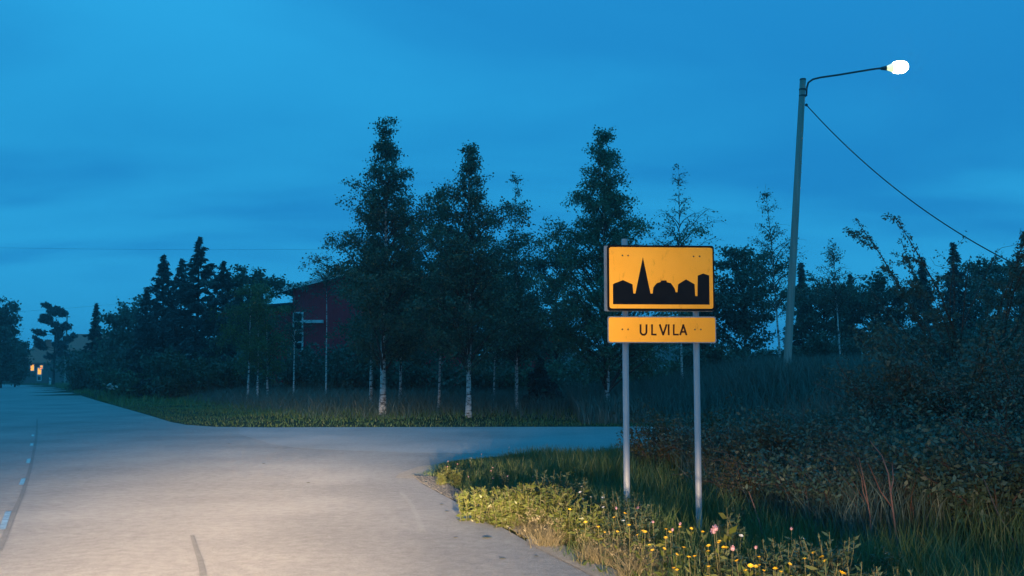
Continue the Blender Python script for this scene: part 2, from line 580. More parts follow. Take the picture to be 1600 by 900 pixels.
def sheet(name, poly, z, material, parent=None):
    """thin surface layer: a flat sheet laid a few millimetres above what it covers."""
    bm = bmesh.new()
    v = [bm.verts.new((x, y, z)) for x, y in poly]
    for tri in tessellate_polygon([[Vector((x, y, 0)) for x, y in poly]]):
        bm.faces.new([v[i] for i in tri])
    me = bpy.data.meshes.new(name)
    bmesh.ops.recalc_face_normals(bm, faces=bm.faces)
    if sum(f.normal.z for f in bm.faces) < 0:
        bmesh.ops.reverse_faces(bm, faces=bm.faces)
    bm.to_mesh(me)
    bm.free()
    return link_mesh(name, me, material, parent)


def ribbon(pts, w0, w1=None):
    pts = [Vector(p) for p in pts]
    L, R_ = [], []
    for i, p in enumerate(pts):
        d = (pts[min(i + 1, len(pts) - 1)] - pts[max(i - 1, 0)]).normalized()
        n_ = Vector((-d.y, d.x))
        w = (w0 if w1 is None else w0 + (w1 - w0) * i / (len(pts) - 1)) / 2
        L.append(tuple(p + n_ * w)); R_.append(tuple(p - n_ * w))
    return L + R_[::-1]


tag(sheet('main_road', MAIN, 0.0, M['road']), kind='structure')
tag(sheet('side_road', SIDE, 0.004, M['side']), kind='structure')

# centre line dashes, tar seam beside them, a crack and old tyre arcs
for (a, c) in (((13, 800), (3, 828)), ((37, 748), (33, 758)), ((45.5, 717), (43.5, 724)), ((50, 693), (49.3, 697)), ((51.5, 679), (51, 682))):
    p, q = on(*a), on(*c)
    tag(sheet('lane_marking', ribbon([p.xy, q.xy], 0.055), 0.005, M['line']), kind='structure')


def px_line(pts, sub=6):
    P = [on(*p).xy for p in pts]
    r = []
    for i in range(len(P) - 1):
        p0, p1, p2, p3 = P[max(i - 1, 0)], P[i], P[i + 1], P[min(i + 2, len(P) - 1)]
        for s in range(sub):
            t_ = s / sub
            r.append(tuple(0.5 * ((2 * p1) + (p2 - p0) * t_ + (2 * p0 - 5 * p1 + 4 * p2 - p3) * t_ * t_ + (3 * p1 - p0 - 3 * p2 + p3) * t_ ** 3)))
    return r + [tuple(P[-1])]


tag(sheet('tar_seam', ribbon(px_line([(-2, 862), (20, 806), (39, 760), (51, 715), (57, 680), (58, 655)]), 0.05), 0.003, M['tar']), kind='structure')
tag(sheet('tar_seam', ribbon(px_line([(300, 836), (306, 856), (314, 880), (318, 903), (322, 930)]), 0.035, 0.055), 0.003, M['tar']), kind='structure')
tag(sheet('tyre_mark', ribbon(px_line([(625, 768), (640, 785), (652, 808), (660, 830)]), 0.05), 0.003, M['arc']), kind='structure')

# gravel strip and the sandy tip at the mouth of the side road
GRAV = [(0.16, 8.9), (-0.38, 10.8), (-1.13, 13.3), (-1.40, 14.6), (-1.05, 14.3), (-0.66, 12.7), (-0.16, 11.0), (0.20, 9.6)]
tag(sheet('gravel_shoulder', GRAV, 0.006, M['gravel']), kind='structure')
tag(sheet('sand_patch', [(-1.60, 14.2), (-1.62, 14.9), (-1.45, 16.0), (-1.0, 16.7), (-0.75, 16.2), (-1.0, 15.3), (-1.15, 14.55), (-1.3, 14.1)], 0.0035, M['sand']), kind='structure')


EDG = [p for p in EDGE_NEAR if -3 < p[1] < 9]
tag(sheet('roadside_strip', [(x - .03, y) for x, y in EDG] + [(0.12, 8.9), (0.36, 8.9)] + [(x + .22 + .06 * math.sin(3 * i), y) for i, (x, y) in enumerate(EDG)][::-1], 0.008, M['sand']), kind='structure')


def pebbles(n, poly, s0, s1, material, name, zf, lift):
    r = np.random.default_rng(n)
    a = np.array(poly)
    P = r.uniform(a.min(0), a.max(0), (n * 4, 2))
    P = P[inside(P, poly)][:n]
    N = len(P)
    base_v = np.array([(1, 0, 0), (0, 1, 0), (-1, 0, 0), (0, -1, 0), (0, 0, 1), (0, 0, -1)], float)
    fs = np.array([(0, 1, 4), (1, 2, 4), (2, 3, 4), (3, 0, 4), (1, 0, 5), (2, 1, 5), (3, 2, 5), (0, 3, 5)])
    s = r.uniform(s0, s1, (N, 1, 1)) * r.uniform(0.6, 1.3, (N, 1, 3))
    a_ = r.uniform(0, 2 * PI, N)
    V = base_v[None] * s
    X = V[:, :, 0] * np.cos(a_)[:, None] - V[:, :, 1] * np.sin(a_)[:, None]
    Y = V[:, :, 0] * np.sin(a_)[:, None] + V[:, :, 1] * np.cos(a_)[:, None]
    V = np.stack([X + P[:, 0:1], Y + P[:, 1:2], V[:, :, 2] * 0.6 + zf + lift], -1)
    F = fs[None] + (np.arange(N) * 6)[:, None, None]
    return tag(np_mesh(name, V.reshape(-1, 3), F.reshape(-1, 3), material), 'loose grey gravel along the verge edge', 'gravel', kind='stuff')


pebbles(2600, GRAV, 0.006, 0.022, M['gravel'], 'gravel', 0.006, 0.003)

# ------------------------------------------------------------------ grass (one object per kind of growth)
def blades(name, P, Z, h, w, lean, material, seed, label, parent=None):
    r = np.random.default_rng(seed)
    N = len(P)
    a = r.uniform(0, 2 * PI, N)
    la = r.uniform(0, 2 * PI, N)
    side = np.stack([np.cos(a), np.sin(a), np.zeros(N)], 1) * (w / 2)[:, None]
    ln = np.stack([np.cos(la), np.sin(la), np.zeros(N)], 1) * (h * lean * r.uniform(0.2, 1.0, N))[:, None]
    b0 = np.column_stack([P, Z])
    up = np.zeros((N, 3)); up[:, 2] = h
    m_ = b0 + up * 0.55 + ln * 0.35
    tp = b0 + up * 0.95 + ln
    V = np.stack([b0 - side, b0 + side, m_ + side * .8, m_ - side * .8, tp], 1)
    k = (np.arange(N) * 5)[:, None, None]
    F = np.array([(0, 1, 2), (0, 2, 3), (3, 2, 4)])[None] + k
    ob = np_mesh(name, V.reshape(-1, 3), F.reshape(-1, 3), material, parent)
    if label: tag(ob, label, 'grass', kind='stuff')
    return ob


def scatter(n, x0, x1, y0, y1, dmin, dmax, seed, falloff=None):
    r = np.random.default_rng(seed)
    P = np.stack([r.uniform(x0, x1, n), r.uniform(y0, y1, n)], 1)
    d = road_dist(P)
    k = (d > dmin) & (d < dmax)
    if falloff:
        k &= r.uniform(0, 1, n) < np.exp(-d / falloff) + 0.15
    k &= ~inside(P, GRAV)
    return P[k], d[k], r


P, d, r = scatter(190000, -2.2, 9.0, 4.5, 18.8, 0.03, 7.0, 11, 3.2)
cl = 0.5 + 0.5 * np.sin(P[:, 0] * 3.1 + 2 * np.sin(P[:, 1] * 1.3)) * np.sin(P[:, 1] * 2.3 + P[:, 0])
h = r.uniform(0.12, 0.34, len(P)) * (0.35 + 0.5 * smooth(0.0, 0.8, d) + 0.35 * smooth(1.0, 2.5, d)) * (0.55 + 0.8 * cl)
h *= np.where(P[:, 1] > 14.2, 0.7, 1.0) * np.where((d < 0.9) & (P[:, 1] > 9), 0.6, 1.0)
k = r.uniform(0, 1, len(P)) < 0.5 + 0.5 * cl
P, h = P[k], h[k]
h = h * np.where((np.abs(P[:, 0] - 1.7) < 0.4) & (P[:, 1] > 8.5) & (P[:, 1] < 10.05), 0.3, 1.0)
blades('verge_grass', P, ground(P), h, r.uniform(0.004, 0.010, len(P)), 0.55, M['grass'], 12, 'ragged grass of the near verge round the town sign posts')

P, d, r = scatter(120000, -26, 14, 27.5, 66, 0.05, 6.0, 13)
k = (P[:, 1] - 28 > -0.45 * 0) & ((P[:, 0] > -11) | (d < 5))
P, d = P[k], d[k]
h = r.uniform(0.05, 0.16, len(P)) * (0.6 + 0.9 * smooth(1.5, 4.5, d))
blades('far_verge_grass', P, ground(P), h, r.uniform(0.010, 0.024, len(P)), 0.9, M['fgrass'], 14, 'low green grass strip in front of the birches across the side road')

P, d, r = scatter(26000, -75, -14, 45, 160, 0.1, 7.0, 15)
h = r.uniform(0.15, 0.45, len(P))
blades('far_verge_grass', P, ground(P), h, r.uniform(0.03, 0.07, len(P)), 0.6, M['fgrass'], 16, 'grass verge along the outer edge of the bend')

P, d, r = scatter(80000, 2.0, 34, 29.0, 46, 0.8, 30, 17)
h = r.uniform(0.35, 1.0, len(P)) * smooth(0.2, 2.0, d)
blades('bank_grass', P, ground(P), h, r.uniform(0.015, 0.04, len(P)), 0.5, M['bgrass'], 18, 'tall dark grass on the bank behind the sign')

P, d, r = scatter(60000, -22, 10, 31.5, 60, 3.4, 40, 19)
h = r.uniform(0.25, 0.8, len(P)) * smooth(3.0, 5.0, d)
blades('woodland_grass', P, ground(P), h, r.uniform(0.012, 0.03, len(P)), 1.0, M['bgrass'], 20, 'long dark grass and herbs on the ground under the birches')


P, d, r = scatter(60000, 2.2, 9.5, 9.2, 16.0, 2.9, 9, 23)
k = r.uniform(0, 1, len(P)) < (0.12 + 0.5 * (np.sin(P[:, 0] * 2.3 + P[:, 1]) * np.sin(P[:, 1] * 1.7) > 0.1))
P = P[k]
h = r.uniform(0.35, 1.0, len(P)) * (0.75 + 0.25 * np.sin(P[:, 0] * 1.9))
blades('thicket_grass', P, ground(P), h, r.uniform(0.006, 0.014, len(P)), 0.7, M['bgrass'], 24, 'tall rank grass growing through the bushes right of the sign')
k = np.arange(len(P)) % 34 == 0
blades('dead_stalks', P[k] + 0.05, ground(P[k]), h[k] * 1.25, np.full(k.sum(), 0.006), 0.9, M['redtwig'], 25, 'thin dead stalks among the tall grass of the thicket')

# ------------------------------------------------------------------ trees and shrubs
def leafage(r, limbs, twigs, n, size, sig, aspect, along=0.0, outer=0.35):
    """n leaves along twigs (and limb ends)."""
    nt_ = int(n * 0.8)
    wt = np.linalg.norm(twigs[:, -1] - twigs[:, 0], axis=1) ** 1.1
    i1 = r.choice(len(twigs), nt_, p=wt / wt.sum())
    c1 = interp(twigs, i1, r.uniform(0.1, 1, nt_))
    wl = np.linalg.norm(limbs[:, -1] - limbs[:, 0], axis=1)
    i2 = r.choice(len(limbs), n - nt_, p=wl / wl.sum())
    c2 = interp(limbs, i2, r.uniform(outer, 1, n - nt_))
    Cn = np.concatenate([c1, c2]) + r.normal(0, sig, (n, 3))
    A = unit(r.normal(size=(n, 3)))
    if along:
        tv = np.concatenate([twigs[i1, -1] - twigs[i1, 0], limbs[i2, -1] - limbs[i2, -2]])
        A = unit(unit(tv) * along + A * (1 - along))
    return diamonds(r, Cn, A, size * r.uniform(0.6, 1.35, n), aspect)


def twig_set(r, limbs, per, ln, spread, e0, e1, lo=0.2, k=4):
    M_ = len(limbs)
    n = M_ * per
    idx = np.repeat(np.arange(M_), per)
    st = interp(limbs, idx, r.uniform(lo, 1.0, n))
    v = limbs[idx, -1] - limbs[idx, 0]
    Ll = np.linalg.norm(v, axis=1)
    az = np.arctan2(v[:, 1], v[:, 0]) + r.uniform(-spread, spread, n)
    a = r.uniform(e0[0], e0[1], n)
    b_ = r.uniform(e1[0], e1[1], n)
    L = np.minimum(ln, 0.07 + Ll * 0.5) * r.uniform(0.4, 1.2, n)
    return shoots(r, st, az, a, b_, L, k, 0.15)


def taper(limbs, r0, r1):
    M_, k, _ = limbs.shape
    r0 = np.broadcast_to(np.asarray(r0, float), (M_,))
    t_ = np.linspace(0, 1, k)[None]
    return r0[:, None] * (1 - t_) + r1 * t_


def trunk_line(r, H, lean, wob, k=12):
    t_ = np.linspace(0, 1, k)
    w = np.cumsum(r.normal(0, wob, (k, 2)), 0)
    w -= w[0]
    return np.column_stack([lean[0] * t_ ** 1.3 * H + w[:, 0], lean[1] * t_ * H + w[:, 1], t_ * H])


def crown_tree(name, label, cat, loc, H, half, base, seed, leaves, lsize, leaf_mat, bark, r_trunk, limbs_n=52, group=None,
               shape='birch', e0=(0.75, 1.15), e1=(-0.1, 0.6), droop=(-1.1, 0.2), lean=(0, 0), trunks=1, sig=0.09, twl=0.75):
    r = np.random.default_rng(seed)
    root = empty(name, loc)
    tag(root, label, cat, group)
    allL, allT, TV, LV = [], [], [], []
    for q in range(trunks):
        ln = (lean[0] + (r.normal(0, .05) if trunks > 1 else 0), lean[1])
        tr = trunk_line(r, H * (1 if q == 0 else r.uniform(.75, .98)), ln, 0.012 * H / 8)
        if trunks > 1:
            tr[:, 0] += (q - (trunks - 1) / 2) * 0.42 * 1.0
            tr[:, 1] += r.uniform(-.3, .3)
        rad = r_trunk * (1 - np.linspace(0, 1, len(tr)) ** 0.85 * 0.93)
        rad[0] *= 1.25
        v, f = tubes(tr[None], rad[None], 9)
        np_mesh('trunk', v, f, bark, root, True)
        n = max(10, limbs_n // trunks)
        t_ = np.sort(r.uniform(0, 1, n) ** 1.12)
        bt = base / H
        tt = bt + (0.985 - bt) * t_
        st = interp(tr[None], np.zeros(n, int), tt)
        az = np.arange(n) * 2.39996 + r.normal(0, .5, n)
        if shape == 'birch':
            prof = 1.2 * (1 - t_) ** 1.45 * (0.65 + 0.35 * np.minimum(1, t_ / 0.15)) + 0.03
        elif shape == 'round':
            prof = np.sqrt(np.clip(1 - (2 * t_ - 0.85) ** 2 / 1.35, 0.05, 1))
        else:
            prof = 1.0 * (1 - t_) ** 1.15 + 0.025
        # a few directions of the crown are fuller than others
        lob = 0.80 + 0.42 * np.sin(az * 2 + r.uniform(0, 6)) * np.sin(t_ * 9 + r.uniform(0, 6))
        L = half * prof * lob * r.uniform(0.5, 1.6, n) * (1.3 if shape == 'round' else 1.75) + 0.12
        limbs = shoots(r, st, az, r.uniform(e0[0], e0[1], n), r.uniform(e1[0], e1[1], n), L, 7, 0.10)
        ov = limbs[:, :, 2] - 0.96 * tr[-1, 2]
        limbs[:, :, 2] -= np.where(ov > 0, ov * 1.25, 0) * (t_ < 0.93)[:, None]
        tw = twig_set(r, limbs, 8, twl, 1.4, (-0.4, 0.7), droop)
        allL.append(limbs); allT.append(tw)
        lr = np.minimum(r_trunk * 0.38, 0.012 + L * 0.012)
        LV.append(tubes(limbs, taper(limbs, lr, 0.004), 5))
        TV.append(tubes(tw, taper(tw, 0.006, 0.003), 3))
    limbs = np.concatenate(allL); tw = np.concatenate(allT)
    v, f = join_vf(*LV, *TV)
    np_mesh('branches', v, f, M['twig'] if bark is M['bbark'] else bark, root, True)
    v, f = leafage(r, limbs, tw, leaves, lsize, sig, 0.75)
    np_mesh('crown', v, f, leaf_mat, root)
    return root


def conifer(name, label, cat, loc, H, half, seed, leaves, lsize, group=None, low=0.03, kind='spruce'):
    r = np.random.default_rng(seed)
    root = empty(name, loc)
    tag(root, label, cat, group)
    tr = trunk_line(r, H, (0, 0), 0.006 * H / 8)
    v, f = tubes(tr[None], (0.018 * H * (1 - np.linspace(0, 1, 12) * 0.95))[None], 8)
    np_mesh('trunk', v, f, M['bark'], root, True)
    n = int(H * 11)
    t_ = np.linspace(0, 1, n)
    tt = low + (0.99 - low) * t_
    st = interp(tr[None], np.zeros(n, int), tt)
    az = np.arange(n) * 2.39996 + r.normal(0, .4, n)
    if kind == 'spruce':
        L = half * ((1 - t_) ** 1.05 + 0.015) * r.uniform(0.7, 1.25, n)
        limbs = shoots(r, st, az, -0.15 + 0.9 * t_ ** 2 + r.normal(0, .1, n), 0.05 + 0.6 * t_ ** 2 + r.normal(0, .1, n), L, 6, 0.06)
        tw = twig_set(r, limbs, 6, 0.7, 1.0, (-0.5, 0.0), (-0.9, -0.2), 0.15)
        v2 = leafage(r, limbs, tw, leaves, lsize, 0.05, 0.34, 0.6, 0.1)
    else:
        m_ = tt > 0.35
        st, az, t2 = st[m_][::3], az[m_][::3], t_[m_][::3]
        n = len(st)
        L = half * (0.55 + 0.6 * np.sin(np.clip((t2 - 0.3) / 0.7, 0, 1) * PI * 0.85)) * r.uniform(0.6, 1.3, n) * (1.15 - t2 * 0.7)
        limbs = shoots(r, st, az, r.uniform(0, .5, n), r.uniform(.2, .9, n), L, 6, 0.14)
        tw = twig_set(r, limbs, 8, 0.8, 1.4, (0, .9), (0.2, 1.2), 0.45)
        v2 = leafage(r, limbs, tw, leaves, lsize, 0.10, 0.34, 0.4, 0.5)
    v, f = join_vf(tubes(limbs, taper(limbs, 0.012 + 0.012 * L, 0.005), 4), tubes(tw, taper(tw, 0.007, 0.003), 3))
    np_mesh('branches', v, f, M['bark'], root, True)
    np_mesh('crown', v2[0], v2[1], M['needle'], root)
    return root


def bush(name, label, cat, loc, H, half, seed, leaves, lsize, leaf_mat, group=None, stems=26, wind=0.0, sig=0.06, aspect=0.6, bare=0.25, stem_mat='twig', twl=0.6):
    r = np.random.default_rng(seed)
    root = empty(name, loc)
    tag(root, label, cat, group)
    st = np.column_stack([r.normal(0, half * .28, stems), r.normal(0, half * .28, stems), np.full(stems, -0.08)])
    az = np.arctan2(st[:, 1], st[:, 0]) + r.normal(0, .5, stems)
    spread = r.uniform(0.15, 1.0, stems)
    e_end = np.arctan2(H, half * spread * 1.3)
    L = np.sqrt(H ** 2 * r.uniform(.45, 1.0, stems) ** 2 + (half * spread) ** 2) * 1.02
    limbs = shoots(r, st, az, np.minimum(1.5, e_end + .25), e_end - 0.25 - r.uniform(0, .5, stems), L, 7, 0.07)
    if wind:
        k = (limbs[:, :, 2:3] / H)
        limbs[:, :, 0:1] += wind * np.clip(k, 0, 2) ** 1.6
    tw = twig_set(r, limbs, 9, twl, 1.5, (0.1, 1.1), (-0.4, 0.7), bare)
    v, f = join_vf(tubes(limbs, taper(limbs, 0.008 + 0.006 * H, 0.004), 5), tubes(tw, taper(tw, 0.005, 0.002), 3))
    np_mesh('stems', v, f, M[stem_mat], root, True)
    v, f = leafage(r, limbs, tw, leaves, lsize, sig, aspect, 0.25, bare + .1)
    v[:, 2] = np.maximum(v[:, 2], -0.05)
    np_mesh('foliage', v, f, leaf_mat, root)
    return root


def place(px, Y):
    p = at(px, HOR, Y)
    return (p.x, Y, gz(p.x, Y) - 0.03)


def height(py, Y, loc):
    return at(800, py, Y).z - loc[2]


# birches: pixel column, depth, top row, crown half width in pixels, bottom row of crown, trunk radius m, leaves, label, extra
BIRCH = [
    (598, 33, 184, 84, 588, .115, 42000, 'tallest birch, thick white trunk lit from the road, left of the two large birches', {'limbs_n': 130}),
    (732, 31.5, 228, 92, 592, .09, 40000, 'broad birch with a mottled white trunk close to the road, right of the tallest birch', {'limbs_n': 130}),
    (806, 37, 272, 42, 560, .055, 5600, 'slim loose-crowned birch on the right flank of the broad birch', {'limbs_n': 50}),
    (948, 33, 205, 104, 620, .09, 56000, 'dense full-crowned green tree rising directly behind the town sign', {'leaf': 'green', 'shape': 'cone', 'limbs_n': 140}),
    (580, 37, 350, 36, 575, .07, 14000, 'thin white birch trunk just left of the thick trunk of the tallest birch', {}),
    (625, 38, 290, 54, 588, .06, 15000, 'reddish slim birch just right of the thick trunk of the tallest birch', {}),
    (686, 35, 300, 60, 582, .05, 15000, 'slender birch midway between the two large birches', {'lean': (.01, 0)}),
    (1066, 36, 254, 42, 470, .05, 1500, 'sparse thin birch with a wiry top just right of the town sign', {'limbs_n': 50}),
    (1219, 40, 286, 36, 500, .055, 3000, 'narrow sparse birch with a pale trunk just left of the street lamp pole', {'limbs_n': 56, 'lean': (-.05, 0)}),
    (1314, 42, 376, 27, 490, .045, 1500, 'small thin birch with a bare white stem right of the street lamp pole', {'lean': (-.04, 0)}),
    (402, 46, 446, 44, 590, .06, 15000, 'young yellow-green birch on three white stems at the left of the grove', {'leaf': 'birch_lt', 'trunks': 3, 'shape': 'round', 'limbs_n': 60}),
    (459, 44, 462, 22, 540, .045, 400, 'thin birch stem in front of the white window frame of the red barn', {}),
    (510, 42, 400, 22, 470, .045, 450, 'thin straight birch stem in front of the red gable with a wispy top', {'limbs_n': 30}),
    (772, 39, 340, 56, 585, .04, 12000, 'dim slender birch in the shade right of the broad birch trunk', {}),
    (808, 35, 380, 44, 575, .05, 9000, 'birch with a grey-brown stem beside the little spruce', {'lean': (.0, 0)}),
]
for i, (px, Y, top, hw, bot, rt, nl, lab, ex) in enumerate(BIRCH):
    loc = place(px, Y)
    H = height(top, Y, loc)
    kw = {k: v for k, v in ex.items() if k != 'leaf'}
    crown_tree('birch_tree', lab, 'birch tree', loc, H, hw / F0 * Y, max(0.6, height(bot, Y, loc)), 100 + i, nl, 0.07, M[ex.get('leaf', 'birch')],
               M['bbark'], rt, group='birches beyond the side road', **kw)

# dark broadleaved trees behind
DECID = [
    (655, 50, 420, 91, 570, 12600, 'dark broadleaf filling the gap between the two large birches'),
    (790, 52, 430, 78, 570, 10800, 'dark broadleaf behind the slim birch right of the broad birch'),
    (590, 48, 500, 36, 570, 9000, 'dark low broadleaf at the foot of the red gable'),
    (870, 47, 400, 52, 580, 7200, 'dark broadleaf on the left edge of the tree behind the sign'),
    (1165, 48, 402, 59, 560, 10800, 'round dark broadleaf just right of the sign panel'),
    (1090, 50, 455, 57, 570, 7800, 'low dark broadleaf hidden half behind the sign panel'),
    (1375, 52, 455, 78, 570, 10800, 'dark rounded tree between the thin white-stemmed birch and the windblown willow'),
    (1545, 50, 412, 44, 560, 7200, 'dark round-topped tree below the slanting cable'),
    (1598, 46, 428, 57, 560, 7800, 'dark tree cut by the right edge of the photo'),
    (1290, 55, 448, 52, 560, 6600, 'low dark tree behind the thin white-stemmed birch'),
    (385, 62, 432, 62, 600, 9600, 'dark broadleaf between the left spruces and the red barn'),
    (200, 92, 492, 52, 600, 7200, 'dark broadleaf between the lone pointed spruce and the spruce clump'),
    (2, 118, 470, 20, 596, 6600, 'tall dark tree at the left edge of the photo'),
    (24, 128, 536, 14, 598, 5400, 'low dark tree left of the lit house'),
    (120, 175, 560, 26, 600, 4500, 'small dark tree right of the grey roadside pole'),
]
for i, (px, Y, top, hw, bot, nl, lab) in enumerate(DECID):
    loc = place(px, Y)
    H = height(top, Y, loc)
    crown_tree('broadleaf_tree', lab, 'tree', loc, H, hw / F0 * Y, max(0.3, height(min(bot + 22, 600), Y, loc)), 200 + i, int(nl * 1.3), 0.0026 * Y, M['decid'], M['bark'], .10,
               shape='round', group='dark broadleaved trees behind', sig=0.002 * Y, limbs_n=60, twl=1.0, droop=(-.5, .5))

CONIF = [
    (280, 70, 404, 70, 9000, 'spruce', 'dim spruce between the two taller ones of the dark clump'),
    (375, 66, 440, 60, 8000, 'spruce', 'low broad spruce at the barn end of the dark clump'),
    (225, 72, 452, 50, 7000, 'spruce', 'low outermost spruce at the left end of the dark clump'),
    (252, 66, 398, 70, 10800, 'spruce', 'left-hand spruce of the dark clump left of the barn'),
    (306, 62, 370, 84, 13800, 'spruce', 'tallest spruce of the dark clump left of the barn'),
    (345, 60, 408, 76, 11400, 'spruce', 'right-hand spruce of the dark clump left of the barn'),
    (147, 95, 475, 25, 6600, 'spruce', 'lone pointed spruce standing apart on the left'),
    (84, 140, 482, 37, 7800, 'pine', 'pine with a rounded crown beside the grey pole and the lit house'),
    (404, 78, 425, 15, 2700, 'spruce', 'tiny pointed spruce top poking up left of the barn roof'),
    (1256, 58, 410, 32, 6600, 'spruce', 'pointed spruce top just right of the street lamp pole'),
    (1333, 60, 428, 25, 4500, 'spruce', 'small spruce top right of the thin white-stemmed birch'),
    (1447, 50, 402, 37, 7200, 'spruce', 'dark conical spruce inside the windblown willow'),
    (1496, 48, 380, 50, 9000, 'spruce', 'largest right-hand spruce with a spiky top, under the cable'),
    (844, 36, 560, 32, 4200, 'spruce', 'little dark spruce between the birch stems and the sign'),
]
for i, (px, Y, top, hw, nl, kd, lab) in enumerate(CONIF):
    loc = place(px, Y)
    H = height(top, Y, loc)
    conifer('pine_tree' if kd == 'pine' else 'spruce_tree', lab, kd + ' tree', loc, H, hw / F0 * Y, 300 + i, int(nl * 1.8), 0.0036 * Y * (1 if Y > 45 else 1.1), kind=kd)

# shrubs: left verge and barn front, understory, bank, near right thicket
SHRUB = [
    # px, Y, top py, half px, leaves, size k, material, label
    (140, 92, 545, 34, 3000, 'decid', 'dark shrub at the far bend below the lone spruce'),
    (185, 78, 535, 42, 3800, 'decid', 'dull green shrub on the outer verge of the bend'),
    (230, 68, 528, 46, 4400, 'willow', 'grey-green rounded shrub below the left spruce'),
    (275, 60, 535, 44, 4400, 'decid', 'dark shrub below the tallest spruce of the clump'),
    (215, 64, 575, 34, 2600, 'green', 'low green shrub at the grass edge of the bend'),
    (322, 56, 545, 42, 4200, 'brown', 'brownish shrub between the spruce clump and the three-stemmed birch'),
    (285, 56, 585, 30, 2400, 'brown', 'low russet shrub on the verge left of the three-stemmed birch'),
    (365, 58, 540, 34, 3400, 'decid', 'dark shrub behind the three-stemmed birch'),
    (440, 54, 548, 38, 3000, 'decid', 'dark shrub under the barn window'),
    (490, 52, 528, 40, 5200, 'willow', 'bluish shrub at the foot of the barn wall'),
    (545, 48, 530, 42, 5200, 'willow', 'bluish shrub behind the thin stem left of the tallest birch'),
    (602, 47, 560, 30, 2600, 'willow', 'low shrub behind the thick white trunk'),
    (655, 46, 555, 34, 3000, 'decid', 'dark shrub between the thick white trunk and the slender birch'),
    (710, 45, 560, 30, 2600, 'willow', 'low shrub behind the broad birch trunk'),
    (760, 46, 556, 34, 3000, 'willow', 'bluish shrub right of the broad birch trunk'),
    (815, 46, 566, 36, 3200, 'green', 'greenish shrub behind the little spruce'),
    (880, 44, 562, 40, 3800, 'green', 'green shrub right of the little spruce'),
    (925, 42, 572, 38, 3400, 'decid', 'dark shrub left of the sign posts across the side road'),
    (1030, 40, 560, 44, 4000, 'green', 'green shrub seen between the two sign posts across the side road'),
    (1110, 40, 545, 40, 3800, 'decid', 'dark shrub on the bank right of the sign posts'),
    (1175, 44, 540, 40, 3400, 'decid', 'dark shrub at the foot of the pale narrow birch'),
    (1265, 46, 520, 44, 3800, 'decid', 'dark shrub just right of the foot of the lamp pole'),
    (1345, 44, 520, 44, 3800, 'willow', 'dull shrub on top of the bank right of the bare birch stem'),
    (1430, 40, 505, 46, 4200, 'willow', 'dull shrub on the bank under the windblown willow'),
    (1520, 38, 500, 50, 4400, 'decid', 'dark shrub on the bank under the right-hand spruce'),
    (1600, 36, 500, 46, 3800, 'decid', 'dark shrub on the bank at the right edge of the photo'),
]
for i, (px, Y, top, hw, nl, mt, lab) in enumerate(SHRUB):
    loc = place(px, Y)
    bush('shrub', lab, 'shrub', loc, height(top, Y, loc), hw / F0 * Y * 1.15, 400 + i, nl, 0.0030 * Y + 0.02, M[mt], 'shrubs along the wood edge', sig=0.0024 * Y, bare=0.05, twl=0.8)

NEAR = [
    (1040, 15.5, 688, 40, 6120, 'brown', 'browning low bush between the two sign posts', {}),
    (1075, 14.8, 640, 60, 7820, 'brown', 'russet-tinged bush behind the right sign post', {}),
    (1150, 13.6, 655, 74, 10200, 'willow', 'dark bush just right of the sign posts', {}),
    (1235, 13.0, 650, 80, 11220, 'willow', 'dark willow bush with a flat top below the lamp pole', {}),
    (1195, 11.6, 690, 66, 7140, 'brown', 'low brown-leaved bush in the headlight edge right of the sign', {}),
    (1320, 12.4, 636, 84, 11900, 'willow', 'dark willow bush below the bare white birch stem', {}),
    (1410, 13.6, 540, 84, 12920, 'willow', 'tall dark willow bush left of the windblown one', {}),
    (1500, 13.0, 492, 90, 14620, 'willow', 'tallest dark willow bush at the right', {}),
    (1590, 12.0, 500, 90, 12920, 'willow', 'dark willow bush cut by the right edge of the photo', {}),
    (1300, 10.6, 690, 80, 8500, 'decid', 'low dark bush behind the flowering verge', {}),
    (1420, 10.2, 665, 90, 10540, 'willow', 'dark bush behind the bare red stems', {}),
    (1540, 9.6, 655, 100, 11560, 'decid', 'low dark bush in the lower right corner', {}),
    (1640, 9.6, 620, 90, 7820, 'decid', 'dark bush half outside the right edge', {}),
    (1530, 17.0, 318, 62, 15000, 'willow', 'loose willow bent to the left by the wind', {'wind': -0.5, 'stems': 16, 'bare': 0.4, 'sig': 0.03}),
    (1480, 17.5, 372, 26, 1500, 'willow', 'wispy upright willow beside the windblown one', {'wind': -0.2, 'stems': 9, 'bare': 0.45, 'sig': 0.04}),
]
for i, (px, Y, top, hw, nl, mt, lab, ex) in enumerate(NEAR):
    loc = place(px, Y)
    bush('willow_bush' if mt == 'willow' else 'wild_bush', lab, 'bush', loc, height(top, Y, loc), hw / F0 * Y * 1.1, 500 + i, nl, (0.036, 0.05, 0.042, 0.058)[i % 4], M[mt], 'bushes of the thicket right of the sign',
         **{**dict(stems=34, sig=0.05, bare=0.12, aspect=0.5, twl=0.5), **ex})

# far wood closing the horizon: one mass nobody could count
r = np.random.default_rng(5)
n = 26000
fx = r.uniform(-420, 420, n)
fy = r.uniform(255, 300, n)
top_ = 7 + 2.5 * np.sin(fx * .05) + 1.8 * np.sin(fx * .17 + 1) + 1.3 * np.sin(fx * .53)
fz = top_ * r.uniform(0, 1, n) ** 0.7
v, f = diamonds(r, np.column_stack([fx, fy, fz]), unit(r.normal(size=(n, 3))), r.uniform(1.6, 3.4, n), 0.7)
tag(np_mesh('distant_wood', v, f, M['decid']), 'dark wood far off along the horizon', 'wood', kind='stuff')

